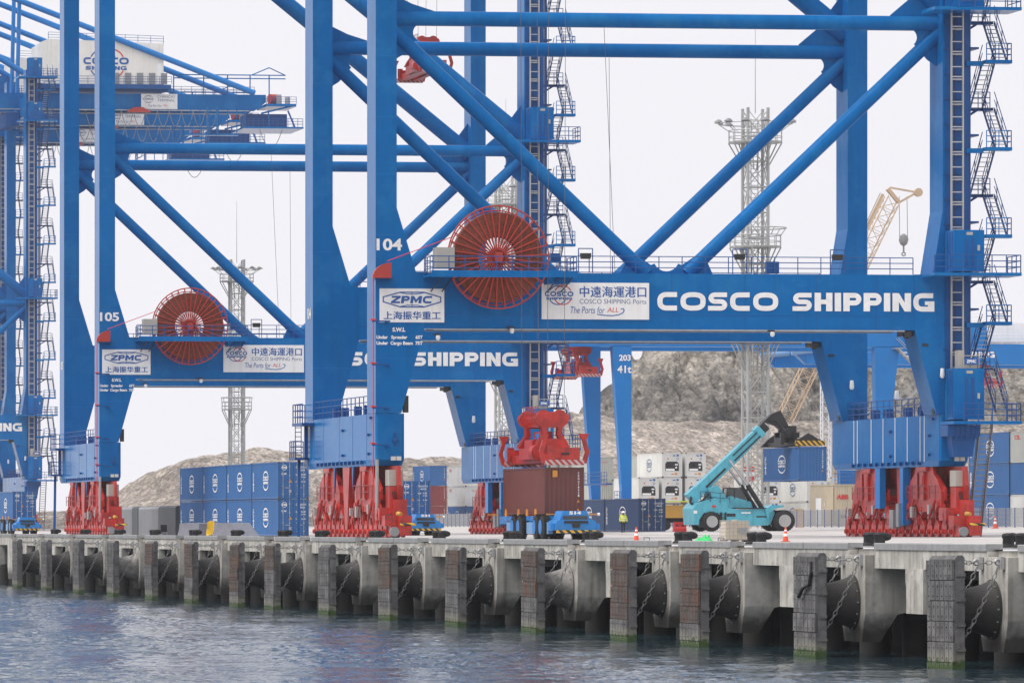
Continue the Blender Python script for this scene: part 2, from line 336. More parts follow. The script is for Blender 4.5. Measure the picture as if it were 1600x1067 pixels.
def wide_letter(ch, mb, x):
    t = 0.27; v = 0.33; wd = {'C':1.07,'O':1.29,'S':1.02,'Z':1.0,'M':1.25,'H':0.92,'I':0.33,'P':0.93,'N':0.96,'G':1.09}[ch]
    def off(ps): return [(p[0]+x, p[1]) for p in ps]
    if ch == 'O': ribbon(mb, off(sup(wd/2, 0.5, wd/2-t/2, 0.5-t/2, 0, 360, k=40)[:-1]), t, True)
    elif ch in 'CG':
        c = 0.52; arc = sup(c, 0.5, c-t/2, 0.5-t/2, 90, 270, n=2.6, k=24)
        ribbon(mb, off([(wd-0.06, 1-t/2)] + arc + [((wd-v) if ch == 'G' else wd-0.06, t/2)]), t)
        if ch == 'G': quad(mb, x+wd-v, x+wd, 0, 0.56); quad(mb, x+wd-v-0.16, x+wd-v, 0.36, 0.56)
    elif ch == 'S':
        r = (1-t)/4; q = []
        q.append((wd-0.04, 1-t/2))
        for i in range(13): a = R(90+180*i/12); q.append((r+t/2+0.05+r*math.cos(a)*1.15, 1-t/2-r+r*math.sin(a)))
        for i in range(13): a = R(90-180*i/12); q.append((wd-r-t/2-0.05+r*math.cos(a)*1.15, t/2+r+r*math.sin(a)))
        q.append((0.0, t/2)); ribbon(mb, off(q), t*0.94)
    elif ch == 'H': quad(mb, x, x+v, 0, 1); quad(mb, x+wd-v, x+wd, 0, 1); quad(mb, x+v, x+wd-v, 0.38, 0.63)
    elif ch == 'I': quad(mb, x, x+v, 0, 1)
    elif ch == 'P':
        quad(mb, x, x+v, 0, 1); r = (0.68-t)/2; q = [(v, 1-t/2)]
        for i in range(13): a = R(90-180*i/12); q.append((wd-r-t/2+r*math.cos(a), 1-t/2-r+r*math.sin(a)))
        q.append((v, 1-t/2-2*r)); ribbon(mb, off(q), t)
    elif ch == 'Z': quad(mb, x, x+wd, 0.75, 1); quad(mb, x, x+wd, 0, 0.25); mb.add([(x,0.25,0),(x+0.42,0.25,0),(x+wd,0.75,0),(x+wd-0.42,0.75,0)], [(0,1,2,3)])
    elif ch == 'M':
        quad(mb, x, x+v, 0, 1); quad(mb, x+wd-v, x+wd, 0, 1); mb.add([(x+v,1,0),(x+v,0.55,0),(x+wd/2,0.05,0),(x+wd/2,0.5,0)], [(0,1,2,3)]); mb.add([(x+wd/2,0.5,0),(x+wd/2,0.05,0),(x+wd-v,0.55,0),(x+wd-v,1,0)], [(0,1,2,3)])
    elif ch == 'N':
        quad(mb, x, x+v, 0, 1); quad(mb, x+wd-v, x+wd, 0, 1)
        mb.add([(x+v,1,0),(x+v,0.52,0),(x+wd-v,0,0),(x+wd-v,0.48,0)], [(0,1,2,3)])
    return wd
_wc = {}
def wide_text(s, m, parent, loc, w, h, face='-y', each=True, name='letter', shear=0.0):
    """the wide bold company lettering, one object for each letter"""
    x = 0; spans = []
    for ch in s:
        if ch == ' ': x += 0.62; continue
        spans.append((ch, x)); mb = MB(); x += wide_letter(ch, mb, 0)+0.115
    tot = x-0.115; k = w/tot
    big = MB()
    for ch, x in spans:
        if each:
            key = (ch, m, k, h)
            if key not in _wc:
                mb = MB(); wide_letter(ch, mb, 0); mb.v = [(p[0]*k, p[1]*h, 0) for p in mb.v]; _wc[key] = mb.mesh('letter', m, False)
            o = obj(name, _wc[key], parent, (loc[0]+(x*k if face == '-y' else 0), loc[1]-(0 if face == '-y' else x*k), loc[2]), (R(90), 0, 0) if face == '-y' else (R(90), 0, R(-90)))
        else: wide_letter(ch, big, x)
    if not each:
        key = (s, m, w, h)
        if key not in _wc:
            big.v = [(p[0]*k+p[1]*h*shear, p[1]*h, 0) for p in big.v]; _wc[key] = big.mesh('lettering', m, False)
        return obj('lettering', _wc[key], parent, loc, (R(90), 0, 0) if face == '-y' else (R(90), 0, R(-90)))
def arcs(parent, loc, w, h, ma, mb_, face='-y', t=0.035):
    """two overlapping rings, left open where the lettering crosses them"""
    for m, cx in ((ma, 0.42), (mb_, 0.60)):
        key = ('arc', m, cx, w, h)
        if key not in _wc:
            b = MB()
            for a0, a1 in ((28, 152), (208, 332)):
                ps = [(cx*w+0.30*w*math.cos(R(a0+(a1-a0)*i/14)), 0.5*h+0.5*h*math.sin(R(a0+(a1-a0)*i/14))) for i in range(15)]
                ribbon(b, ps, t*w, d=0.0 if m == ma else 0.004)
            _wc[key] = b.mesh('emblem_ring', m, False)
        obj('emblem_ring', _wc[key], parent, loc, (R(90), 0, 0) if face == '-y' else (R(90), 0, R(-90)))
HAZE = 0.00007

# ================================================================== the setting
WZ = -4.28
DP = [(61.6, 0), (70, 0), (103, 0.14), (116, 0.35), (145, 0.62), (156, 0.8), (400, 1.0), (1500, 1.2)]
def deckz(x):
    for (a, za), (b, zb) in zip(DP[:-1], DP[1:]):
        if x <= b: return za+(zb-za)*max(0, x-a)/(b-a)
    return DP[-1][1]
mb = MB()
ys = [120, 900, 2600]
for (xa, za), (xb, zb) in zip(DP[:-1], DP[1:]):
    for ya, yb in zip(ys[:-1], ys[1:]): mb.add([(xa,ya,za),(xb,ya,zb),(xb,yb,zb),(xa,yb,za)], [(0,1,2,3)])
deck = structure('quay_deck', mb, 'deck', False); deck['label'] = 'pale concrete quay apron reaching back to the container yard'
# crane rails and slots let into the deck
mb = MB()
for x in (67.8, 104.3):
    mb.box(x-0.06, x+0.06, 120, 1500, deckz(x)+0.004, deckz(x)+0.03)
tag(mb.build('crane_rail', 'grey'), None, None, kind='structure')

# water
wm = bpy.data.materials.new('harbour_water'); wm.use_nodes = True
n = wm.node_tree.nodes; l = wm.node_tree.links; b = n['Principled BSDF']
b.inputs['Base Color'].default_value = (0.020, 0.045, 0.058, 1); b.inputs['Roughness'].default_value = 0.06; b.inputs['IOR'].default_value = 1.333; b.inputs['Specular IOR Level'].default_value = 0.5
tc = n.new('ShaderNodeTexCoord')
def wave(sc, det, stretch, rot=0.0):
    mp = n.new('ShaderNodeMapping'); mp.inputs['Scale'].default_value = stretch; mp.inputs['Rotation'].default_value = (0, 0, rot)
    z = n.new('ShaderNodeTexNoise'); z.inputs['Scale'].default_value = sc; z.inputs['Detail'].default_value = det; z.inputs['Roughness'].default_value = 0.6
    l.new(tc.outputs['Object'], mp.inputs['Vector']); l.new(mp.outputs[0], z.inputs['Vector']); return z
w1 = wave(1.0, 4, (2.2, 1.1, 1), 0.3)
a3 = n.new('ShaderNodeMath'); a3.operation = 'MULTIPLY'; a3.inputs[1].default_value = 0.05; l.new(w1.outputs['Fac'], a3.inputs[0])
bp = n.new('ShaderNodeBump'); bp.inputs['Strength'].default_value = 1.0; bp.inputs['Distance'].default_value = 1.0
l.new(a3.outputs[0], bp.inputs['Height']); l.new(bp.outputs[0], b.inputs['Normal'])
M['water'] = wm
import numpy as np
mb = MB()
for xa, xb, ya, yb in ((-2500,10,-200,5000),(64,95,-200,5000),(10,64,-200,150),(10,64,500,5000)): mb.add([(xa,ya,WZ),(xb,ya,WZ),(xb,yb,WZ),(xa,yb,WZ)], [(0,1,2,3)])
# wind ripples as real waves over the basin the camera looks across
rg = np.random.default_rng(5)
gx = np.linspace(10, 64, 311); gy = 150+350*np.linspace(0, 1, 1001)**1.15
XX, YY = np.meshgrid(gx, gy)
def swell(lo, hi, k, slope, spread):
    h = np.zeros_like(XX)
    for _ in range(k):
        lam = lo*(hi/lo)**rg.random(); th_ = math.radians(-68)+rg.normal(0, spread); kk = 2*math.pi/lam; ph = rg.random()*6.283
        h += slope*math.sqrt(2/k)/kk*np.sin(kk*(XX*math.cos(th_)+YY*math.sin(th_))+ph)
    return h
g_ = np.zeros_like(XX)
for lam in (120, 75, 48, 31, 22): g_ += np.sin(2*math.pi/lam*(XX*1.5*math.cos(lam)+YY*0.55*math.sin(lam*1.7))+lam)
g_ = np.clip(1.0+0.22*g_, 0.35, 1.6)*np.clip((61-XX)/20, 0.30, 1.0)
ZZ = swell(3.5, 11, 14, 0.02, 0.5) + g_*(swell(1.2, 3.0, 34, 0.05, 0.7) + swell(0.5, 1.2, 50, 0.125, 0.9))
edge = np.minimum(1, np.minimum((XX-10)/6, np.minimum((YY-150)/10, (500-YY)/20))); ZZ = WZ+ZZ*np.clip(edge, 0, 1)
nv = len(mb.v); nx_ = len(gx); mb.cuts.append((nv, len(mb.f)))
mb.v += list(map(tuple, np.stack([XX.ravel(), YY.ravel(), ZZ.ravel()], 1).tolist()))
ii = (np.arange(len(gy)-1)[:, None]*nx_+np.arange(nx_-1)[None, :]).ravel()+nv
fq = np.stack([ii, ii+1, ii+nx_+1, ii+nx_], 1).tolist(); mb.f += list(map(tuple, fq)); mb.m += [0]*len(fq)
wat = structure('harbour_water', mb, 'water', True); wat['label'] = 'rippled grey blue harbour water in front of the quay'

# ------------------------------------------------------------------ quay wall
FY = [447.8, 429.8, 411.9, 394.3, 376.5, 359.0, 341.2, 328.7, 311.0, 293.3, 275.4, 257.7, 239.9, 227.4, 209.5, 191.6]
FYX = [483.5, 465.6] + FY + [173.8]
mb = MB()
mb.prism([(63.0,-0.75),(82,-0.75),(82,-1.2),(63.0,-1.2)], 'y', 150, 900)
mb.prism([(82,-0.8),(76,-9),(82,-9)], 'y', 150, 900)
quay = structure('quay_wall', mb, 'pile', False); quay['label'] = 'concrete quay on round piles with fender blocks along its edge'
def chf(x0, x1, z0, z1, c): return [(x0,z0),(x1,z0),(x1,z1),(x0+c,z1),(x0,z1-c)]
# fascia, cope kerb and blocks, unit by unit
blk_me = None
for k, y in enumerate(FYX):
    # fender block: front strip, upper box, tapering underside
    if blk_me is None:
        m = MB()
        a_ = [(61.0,-0.28),(62.85,-0.28),(62.85,-2.75),(62.3,-2.75),(61.5,-3.75),(61.0,-3.75)]
        # chamfered towards the foot: wide above, narrow at the bottom
        def ring(z, hw, xb): return [(61.0,-hw,z),(xb,-hw,z),(xb,hw,z),(61.0,hw,z)]
        lv = [ring(-0.28,1.7,62.85), ring(-2.5,1.7,62.85), ring(-2.62,1.68,62.3), ring(-3.7,1.2,61.75)]
        vs = [p for r in lv for p in r]; fs = [(0,1,2,3),(15,14,13,12)]
        for q in range(3):
            for w in range(4): fs.append((q*4+w, q*4+(w+1) % 4, q*4+4+(w+1) % 4, q*4+4+w))
        m.add(vs, fs)
        blk_me = m.mesh('fender_block', 'concrete')
    obj('fender_block', blk_me, quay, (0, y, 0))
    # bolted plates where the chains hang
    # fascia between this block and the next nearer one
    yn_ = FYX[k+1] if k+1 < len(FYX) else y-17.7
    a, b2 = yn_+1.75, y-1.75
    j = random.uniform(-.004, .004)
    m = MB(); m.prism([(61.36+j,-0.80),(62.9,-0.80),(62.9,-0.08),(61.36+j,-0.08)], 'y', a+0.02, b2-0.02); m.build('fascia_beam', 'concrete', quay, smooth=False)
    # over the block the fascia is set back
    m = MB(); m.box(61.75, 62.9, b2-0.02, y+1.77, -0.74, -0.06); m.build('fascia_recess', 'concrete', quay, smooth=False)
    # a downstand panel part way along
    if b2-a > 11:
        m = MB(); c0 = a+(b2-a)*0.30
        c0 = b2-6.6
        m.prism([(c0,-0.80),(c0+2.3,-0.80),(c0+2.3,-1.3),(c0+2.2,-1.45),(c0+2.2,-2.5),(c0,-2.5)], 'x', 61.30, 61.75); m.build('downstand_panel', 'concrete', quay, smooth=False)
    elif b2-a > 6:
        m = MB(); c0 = b2-4.2
        m.prism([(c0,-0.80),(c0+1.6,-0.80),(c0+1.6,-2.1),(c0,-2.1)], 'x', 61.30, 61.75); m.build('downstand_panel', 'concrete', quay, smooth=False)
    # cope kerb pieces
    cut = (a+b2)/2+random.uniform(-1.5, 1.5)
    for p, q in ((a+0.1, cut), (cut+0.04, b2-0.1)):
        m = MB(); jj = random.uniform(-.015, .01)
        m.prism(chf(61.31+jj, 61.95, -0.075, 0.19+random.uniform(-.012, .008), 0.03), 'y', p, q); m.build('cope_kerb', 'cope', quay, smooth=False)
# piles
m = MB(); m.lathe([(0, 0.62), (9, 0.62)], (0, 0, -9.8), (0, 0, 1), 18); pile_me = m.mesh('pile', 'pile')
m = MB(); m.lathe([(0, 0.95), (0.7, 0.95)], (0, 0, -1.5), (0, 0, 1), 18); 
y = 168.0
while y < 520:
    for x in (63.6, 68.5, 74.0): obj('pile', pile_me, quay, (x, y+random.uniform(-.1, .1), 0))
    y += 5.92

# ------------------------------------------------------------------ fenders
def chain_mesh(p, q, sag=0.0, pitch=0.205):
    mb = MB(); p = Vector(p); q = Vector(q); L = (q-p).length; k = max(3, int(L/pitch))
    pts = [p.lerp(q, i/k)-Vector((0,0,sag*4*(i/k)*(1-i/k))) for i in range(k+1)]
    for i in range(k):
        a, c = pts[i], pts[i+1]; d = (c-a).normalized(); s_ = Vector((0,0,1)).cross(d)
        s_ = s_.normalized() if s_.length > 1e-3 else Vector((1,0,0)); w_ = d.cross(s_)
        ax = s_ if i % 2 else w_
        mb.torus((a+c)/2, ax, 0.070, 0.021, 8, 5, el=1.8, up=d)
    return mb
PH = 0.74
pad_me = {}
for key in ('pad', 'padrust'):
    m = MB(); m.prism([(-1.55,0),(1.55,0),(1.55,PH-0.03),(-1.55,PH-0.03)], 'x', -0.09, -0.002)
    for i in range(6):                      # bolt heads
        for zz in (0.17, 0.53):
            yy = -1.3+i*0.52; m.lathe([(0, 0.045), (0.03, 0.04)], (-0.09, yy, zz), (-1, 0, 0), 6)
    for i in range(5):                      # joints between the pad boards
        yy = -1.04+i*0.52; m.box(-0.098, -0.088, yy-0.014, yy+0.014, 0.0, PH-0.04, 1)
    pad_me[key] = m.mesh('pad', [key, 'black'], False)
m = MB()
m.prism([(59.12,-4.95),(59.48,-4.95),(59.48,-0.30),(59.40,-0.20),(59.22,-0.20),(59.12,-0.34)], 'y', -1.55, 1.55)
for zz in (-0.9, -1.8, -2.7, -3.6): m.box(59.16, 59.5, -1.60, -1.55, zz-0.06, zz+0.06)
panel_me = m.mesh('panel', 'pad', False)
m = MB(); m.lathe([(0,0.74),(0.18,0.76),(0.3,0.72),(0.6,0.78),(1.0,0.88),(1.25,0.97),(1.4,1.04),(1.42,1.09),(1.5,1.09)], (59.5, 0, -2.15), (1, 0, 0), 40)
cone_me = {'d': m.mesh('rubber_cone', 'rubber'), 'p': m.mesh('rubber_cone', 'rubberpale')}
m = MB()
for i in range(14):
    a = 2*math.pi*i/14; m.lathe([(0,0.04),(0.06,0.035)], (60.92, math.cos(a)*1.04, -2.15+math.sin(a)*1.04), (-1,0,0), 6)
bolt_me = m.mesh('bolt_ring', 'grey')
def bracket(mb, y, z): mb.box(60.86, 61.0, y-0.16, y+0.16, z-0.26, z+0.2); mb.torus((60.8, y, z), (0,1,0), 0.1, 0.04, 10, 5)
m = MB(); bracket(m, 0, -0.45); br_me = m.mesh('chain_bracket', 'galv')
ch_shear = {s: chain_mesh((60.82, s*1.25, -0.62), (59.55, s*1.35, -3.15), 0.12).mesh('shear_chain', 'chain') for s in (-1, 1)}
ch_top = {s: chain_mesh((60.82, s*1.25, -0.42), (59.5, s*1.0, -0.42), 0.06).mesh('tension_chain', 'chain') for s in (-1, 1)}
rusty = {359.0: 2, 341.2: 3, 376.5: 1, 293.3: 2, 275.4: 1, 257.7: 2, 239.9: 3, 227.4: 3, 328.7: 1}
ordn = ['sixteenth', 'fifteenth', 'fourteenth', 'thirteenth', 'twelfth', 'eleventh', 'tenth', 'ninth', 'eighth', 'seventh', 'sixth', 'fifth', 'fourth', 'third', 'second', 'nearest']
for k, y in enumerate(FY):
    rk = rusty.get(y, 0); pale = y in (257.7, 394.3)
    look = ['dark grey', 'grey lightly rust stained', 'grey and brown rust stained', 'heavily rust worn brown'][rk]
    lab = f'{look} quay fender, {ordn[k]} from the right' if k < 15 else f'dark grey studded quay fender panel nearest the camera at the right'
    t = thing('quay_fender', lab + (', bleached pale cone' if pale else ''), 'fender', (random.uniform(-.05, .04), y, random.uniform(-.04, .03)), 0, 'fenders along the quay edge')
    t.rotation_euler = (random.uniform(-.012, .012), 0, 0)
    obj('panel', panel_me, t)
    for i in range(6):
        zb = -0.34-PH*(i+1)
        r_ = rk >= 1 and i < rk+1
        obj('pad', pad_me['padrust' if r_ else 'pad'], t, (59.12+random.uniform(-.03, .015), random.uniform(-.03, .03), zb))
    c_ = obj('rubber_cone', cone_me['p' if pale else 'd'], t)
    obj('bolt_ring', bolt_me, c_)['kind'] = 'stuff'
    for s in (-1, 1):
        obj('shear_chain', ch_shear[s], t); obj('tension_chain', ch_top[s], t)
    for s in (-1.25, 1.25): obj('chain_bracket', br_me, t, (0, s, 0))

for o in list(COL.objects):                        # a torn rubber strip hanging from the second fender
    if o.name.startswith('quay_fender') and abs(o.location.y-209.5) < 0.1:
        m = MB(); m.path([(59.0,-1.1,-0.55),(58.96,-1.2,-1.0),(58.94,-1.0,-1.45),(58.9,-0.2,-1.6),(58.88,0.3,-1.95)], 0.07, 8); m.build('torn_strip', 'dark', o)
# ------------------------------------------------------------------ bollards: two hooked posts on one plinth
def bollard():
    t = thing('mooring_bollard', '', 'bollard')
    m = MB(); m.box(-0.55, 0.55, -1.25, 1.25, 0.0, 0.06); m.build('base_plate', 'cope', t)
    m = MB()
    m.lathe([(0,0.34),(0.06,0.34),(0.14,0.24),(0.34,0.23),(0.42,0.26),(0.50,0.27),(0.57,0.22),(0.6,0.08)], (0,0,0.06), (0,0,1), 20)
    m.lathe([(0,0.2),(0.2,0.18),(0.32,0.14),(0.38,0.09),(0.40,0.03)], (0.12,0,0.48), (1,0,-0.1), 14)
    me = m.mesh('post', 'dark')
    for s in (-0.8, 0.8): obj('post', me, t, (0, s, 0))
    return t
bp_ = bollard(); first = True
for k, y in enumerate(FY):
    o = bp_ if first else copy_tree(bp_); first = False; o.scale = (0.9, 0.95, 0.9)
    o.location = (62.75, y+2.9+random.uniform(-.3, .3), 0.004)
    tag(o, f'pair of black mooring posts behind the {ordn[k]} fender from the right' if k < 15 else 'pair of black mooring posts behind the nearest fender at right', 'bollard', 'mooring bollards along the kerb')

# ------------------------------------------------------------------ hills
def hill(name, prof, y0, y1, y2, X0, X1, nx, ny, m, label, seed, rough=1.0, big=14.0, crag=1.0):
    def h(x):
        for (a, za), (b, zb) in zip(prof[:-1], prof[1:]):
            if x <= b:
                t = max(0, (x-a)/(b-a)); t = t*t*(3-2*t); return za+(zb-za)*t
        return prof[-1][1]
    mb = MB(); vs = []; fs = []
    for j in range(ny+1):
        v = j/ny
        for i in range(nx+1):
            x = X0+(X1-X0)*i/nx
            if v < 0.75: y = y0+(y1-y0)*v/0.75; e = (v/0.75); e = e**0.85
            else: y = y1+(y2-y1)*(v-0.75)/0.25; e = 1-((v-0.75)/0.25)**2
            q = Vector((x, y*0.4, seed))
            vd = noise.voronoi(q/5.5)[0]; vd2 = noise.voronoi(q/2.3)[0]
            nn = noise.fractal(q/big, 0.9, 2.1, 6)*0.9 + (vd[1]-vd[0])*1.1*crag + (vd2[1]-vd2[0])*0.6*crag + noise.noise(q/0.9)*0.25
            z = 0.3+h(x+4*noise.noise(q/25))*e + nn*rough*(0.25+0.75*min(1, 4*e*(1.15-e)+0.25))*(1 if e > 0.02 else 0)
            vs.append((x, y + rough*1.6*noise.noise(q/5+Vector((9,9,9))), max(z, 0.1)))
    for j in range(ny):
        for i in range(nx): a = j*(nx+1)+i; fs.append((a, a+1, a+nx+2, a+nx+1))
    mb.add(vs, fs); o = structure(name, mb, m, True); o.data.set_sharp_from_angle(angle=R(22)); o['label'] = label; return o
def rockmat(name, a, b_, c_, sc, scree):
    m = bpy.data.materials.new(name); m.use_nodes = True; n = m.node_tree.nodes; l = m.node_tree.links; b = n['Principled BSDF']; b.inputs['Roughness'].default_value = 0.95; b.inputs['Specular IOR Level'].default_value = 0.15
    tc0 = n.new('ShaderNodeTexCoord'); tc = n.new('ShaderNodeMapping'); tc.inputs['Scale'].default_value = (1, 0.35, 1); l.new(tc0.outputs['Object'], tc.inputs['Vector'])
    def nz(scale, det, rough=0.65):
        z = n.new('ShaderNodeTexNoise'); z.inputs['Scale'].default_value = scale; z.inputs['Detail'].default_value = det; z.inputs['Roughness'].default_value = rough; l.new(tc.outputs[0], z.inputs['Vector']); return z
    big = nz(sc, 8); mid = nz(sc*14, 6, 0.75)
    r = n.new('ShaderNodeValToRGB'); e = r.color_ramp.elements; e[0].position = 0.40; e[0].color = (*a, 1); e[1].position = 0.61; e[1].color = (*c_, 1); q = e.new(0.5); q.color = (*b_, 1)
    mixf = n.new('ShaderNodeMath'); mixf.operation = 'MULTIPLY_ADD'; mixf.inputs[1].default_value = 0.62; l.new(big.outputs['Fac'], mixf.inputs[0])
    m2 = n.new('ShaderNodeMath'); m2.operation = 'MULTIPLY'; m2.inputs[1].default_value = 0.38; l.new(mid.outputs['Fac'], m2.inputs[0]); l.new(m2.outputs[0], mixf.inputs[2])
    l.new(mixf.outputs[0], r.inputs['Fac']); out = r.outputs['Color']
    for k, (vs_, lo, hi, f_) in enumerate(((sc*5, 0.62, 1.3, 0.5), (sc*16, 0.55, 1.4, 0.6), (sc*42, 0.55, 1.5, scree))):   # boulders and rubble, each stone its own tone
        v = n.new('ShaderNodeTexVoronoi'); v.inputs['Scale'].default_value = vs_; l.new(tc.outputs[0], v.inputs['Vector'])
        rr = n.new('ShaderNodeSeparateColor'); l.new(v.outputs['Color'], rr.inputs[0])
        mr = n.new('ShaderNodeMapRange'); mr.inputs['To Min'].default_value = lo; mr.inputs['To Max'].default_value = hi; l.new(rr.outputs[0], mr.inputs['Value'])
        mx_ = n.new('ShaderNodeMix'); mx_.data_type = 'RGBA'; mx_.blend_type = 'MULTIPLY'; mx_.inputs['Factor'].default_value = f_
        l.new(out, mx_.inputs['A']); l.new(mr.outputs[0], mx_.inputs['B']); out = mx_.outputs['Result']
    l.new(out, b.inputs['Base Color'])
    bp = n.new('ShaderNodeBump'); bp.inputs['Strength'].default_value = 1.0; bp.inputs['Distance'].default_value = 2.0; l.new(mid.outputs['Fac'], bp.inputs['Height']); l.new(bp.outputs[0], b.inputs['Normal'])
    M[name] = m
rockmat('hill_rock', (0.09, 0.088, 0.09), (0.28, 0.26, 0.235), (0.56, 0.51, 0.44), 0.06, 0.6)
rockmat('hill_spoil', (0.31, 0.27, 0.24), (0.47, 0.41, 0.36), (0.66, 0.59, 0.52), 0.06, 0.75)
# X of a silhouette point px at distance D: X ~ (px+1095)*D/8500
def sx(px, D): return (px+1095)*D/8500
def sz(py, D): return (821.5-py)*D/8500
hill('spoil_hill', [(sx(px, 930), sz(py, 930)) for px, py in ((-60,800),(110,796),(185,784),(215,770),(280,716),(320,706),(400,697),(450,704),(490,716),(560,722),(640,714),(680,706),(740,708),(800,690),(850,655),(905,640),(980,648),(1060,652),(1150,655),(1260,652),(1400,655),(1560,660),(1750,650))],
     850, 920, 1000, 95, 330, 420, 60, 'hill_spoil', 'pale brown spoil heap sloping down behind the container yard', 3.0, 0.8, 16, 0.7)
hill('rock_hill', [(sx(px, 1100), sz(py, 1100)) for px, py in ((905,815),(945,690),(962,650),(992,615),(1030,572),(1065,550),(1110,540),(1180,525),(1300,520),(1420,535),(1540,565),(1620,560),(1760,575))],
     985, 1090, 1180, 235, 420, 480, 110, 'hill_rock', 'grey rocky hill rising behind the yard cranes', 8.0, 2.8, 20, 2.0)

# ================================================================== ship-to-shore cranes
# local frame: x inland from the waterside leg, y away along the quay, z up; near frame at y 0, far frame at y 21.2
FAR = 21.2; DY = 2.75; GX = 36.4
def build_crane():
    t = thing('gantry_crane', '', 'crane')
    P = lambda mb, name, m='blue', **k: mb.build(name, m, t, **k)
    wl_ = [(0,7.9),(1.63,7.9),(3.1,13.17),(3.1,16.72),(2.56,16.72),(1.34,20.72),(1.34,66),(0,66)]
    ll_ = [(36.0,7.9),(37.75,7.9),(37.75,66),(36.4,66),(36.4,20.75),(35.75,16.72),(34.6,16.72),(34.6,13.17)]
    m = MB(); m.prism(wl_, 'y', 0, DY); wme = m.mesh('leg', 'blue', False)
    m = MB(); m.prism(ll_, 'y', 0, DY); lme = m.mesh('leg', 'blue', False)
    m = MB(); m.box(3.1, 34.6, 0.03, DY-0.2, 13.19, 16.70); bme = m.mesh('portal_beam', 'blue', False)
    m = MB(); m.box(3.7, 33.9, -0.10, 0.03, 13.10, 13.19); m.box(3.7, 33.9, DY-0.2, DY-0.05, 13.10, 13.19); fme = m.mesh('flange', 'flange', False)
    # horizontal tie and diagonals
    def tubem(a, b, r, n=20): m = MB(); m.tube(a, b, r, n); return m.mesh('brace', 'blue')
    yc = DY/2
    tie = tubem((1.2,yc,32.69),(36.5,yc,32.69),0.47)
    d1 = tubem((1.0,yc,32.25),(17.6,yc,16.75),0.45); d2 = tubem((36.7,yc,32.25),(20.2,yc,16.75),0.45)
    d3 = tubem((0.9,yc,62.5),(36.6,yc,33.9),0.68, 22)
    def fillet(cx, cz, r, a0, a1, k=8): return [(cx+r*math.cos(R(a0+(a1-a0)*i/k)), cz+r*math.sin(R(a0+(a1-a0)*i/k))) for i in range(k+1)]
    m = MB()
    m.prism([(1.34,34.2),(1.34,30.0),(2.0,30.4)] + fillet(3.2,31.8,0.55,230,90)[::1] + [(4.2,32.35),(4.2,33.1),(2.6,33.6)], 'y', yc-0.05, yc+0.05)
    m.prism([(36.4,36.6),(36.4,30.0),(35.8,30.4)] + fillet(34.6,31.8,0.55,310,450) + [(33.4,32.35),(33.4,33.2),(34.6,34.2)], 'y', yc-0.05, yc+0.05)
    m.prism([(15.9,16.70),(16.3,17.6),(17.0,17.9),(17.9,17.3)] + fillet(18.9,17.75,0.85,205,335) + [(19.9,17.3),(20.8,17.9),(21.5,17.6),(21.9,16.70)], 'y', yc-0.06, yc+0.06)
    gus = []
    for va, vb, fa, fb in m.pieces():
        g = MB(); g.add(m.v[va:vb], [tuple(i-va for i in f) for f in m.f[fa:fb]]); gus.append(g.mesh('gusset_plate', 'blue', False))
    for dy in (0, FAR):
        for me, nm in ((wme,'leg'),(lme,'leg')): obj(nm, me, t, (0,dy,0))
        b = obj('portal_beam', bme, t, (0,dy,0)); obj('flange', fme, b)
        for me in (tie, d1, d2, d3): obj('brace', me, t, (0,dy,0))
        for g in gus: obj('gusset_plate', g, t, (0,dy,0))
    # joint plates on the legs (seams)
    m = MB()
    for z in (7.96, 11.3, 19.0, 22.8, 26.4, 30.2, 36.0, 40.0):
        for dy in (0, FAR):
            m.box(-0.012, 1.36 if z > 15 else (1.6 if z < 9 else 2.5), dy-0.012, dy+DY+0.012, z, z+0.035)
    m.build('weld_seam', 'blue2', t, smooth=False)['kind'] = 'stuff'
    m = MB()                                           # plate joints of the beam
    for dy in (0, FAR):
        for x in (6.2, 10.1, 14.4, 18.9, 23.6, 28.2, 32.1): m.box(x, x+0.03, dy+0.022, dy+0.03, 13.2, 16.7)
        m.box(3.1, 34.6, dy+0.02, dy+0.03, 14.06, 14.085)
    m.build('plate_joint', 'dkblue', t, smooth=False)['kind'] = 'stuff'
    # cross beams joining near and far frames high up
    for x0, x1, z0, z1 in ((0.1,1.3,59.5,62.4),(36.45,37.7,59.5,62.4)):
        m = MB(); m.box(x0, x1, DY, FAR, z0, z1); P(m, 'cross_beam', smooth=False)
    # ---- sills on each rail
    for x0, x1, wside in ((0.0,1.85,True),(36.2,38.1,False)):
        m = MB()
        c = 0.22
        plan = [(x0,0.12),(x0+0.12,0),(x1-c,0),(x1,c),(x1,24.4-c),(x1-c,24.4),(x0+c,24.4),(x0,24.4-c)]
        m.prism(plan, 'z', 5.0, 7.88)
        # chamfered underside
        n_ = len(plan); vs = [(p[0],p[1],5.0) for p in plan]+[(x0+(p[0]-x0)*0.92+0.07, 12.2+(p[1]-12.2)*0.965, 4.62) for p in plan]
        m.add(vs, [(i,(i+1)%n_,(i+1)%n_+n_,i+n_) for i in range(n_)]+[tuple(range(n_,2*n_))])
        s = P(m, 'sill_beam', smooth=False)
        m = MB()
        if wside:
            for y in (2.9, 7.5, 12.0, 17.5, 21.0): m.box(x0-0.02, x0, y, y+0.05, 5.0, 7.86)
        else:
            for y in (3.2, 4.1, 6.9, 9.6, 12.3, 15.0, 18.2, 19.0): m.box(x0-0.012, x0, y, y+0.11, 4.95, 7.86)
        m.build('stiffener_line', 'agvlight' if wside else 'white', s, smooth=False)
        m = MB()
        for i in range(12): m.box(x0-0.16, x0, 4.2+i*1.35, 4.45+i*1.35, 4.75, 4.98)
        for y, z in ((1.2,7.55),(2.0,6.5),(2.0,5.3),(10.5,6.9),(10.5,5.3)): m.box(x0-0.14, x0, y, y+0.35, z, z+0.16)
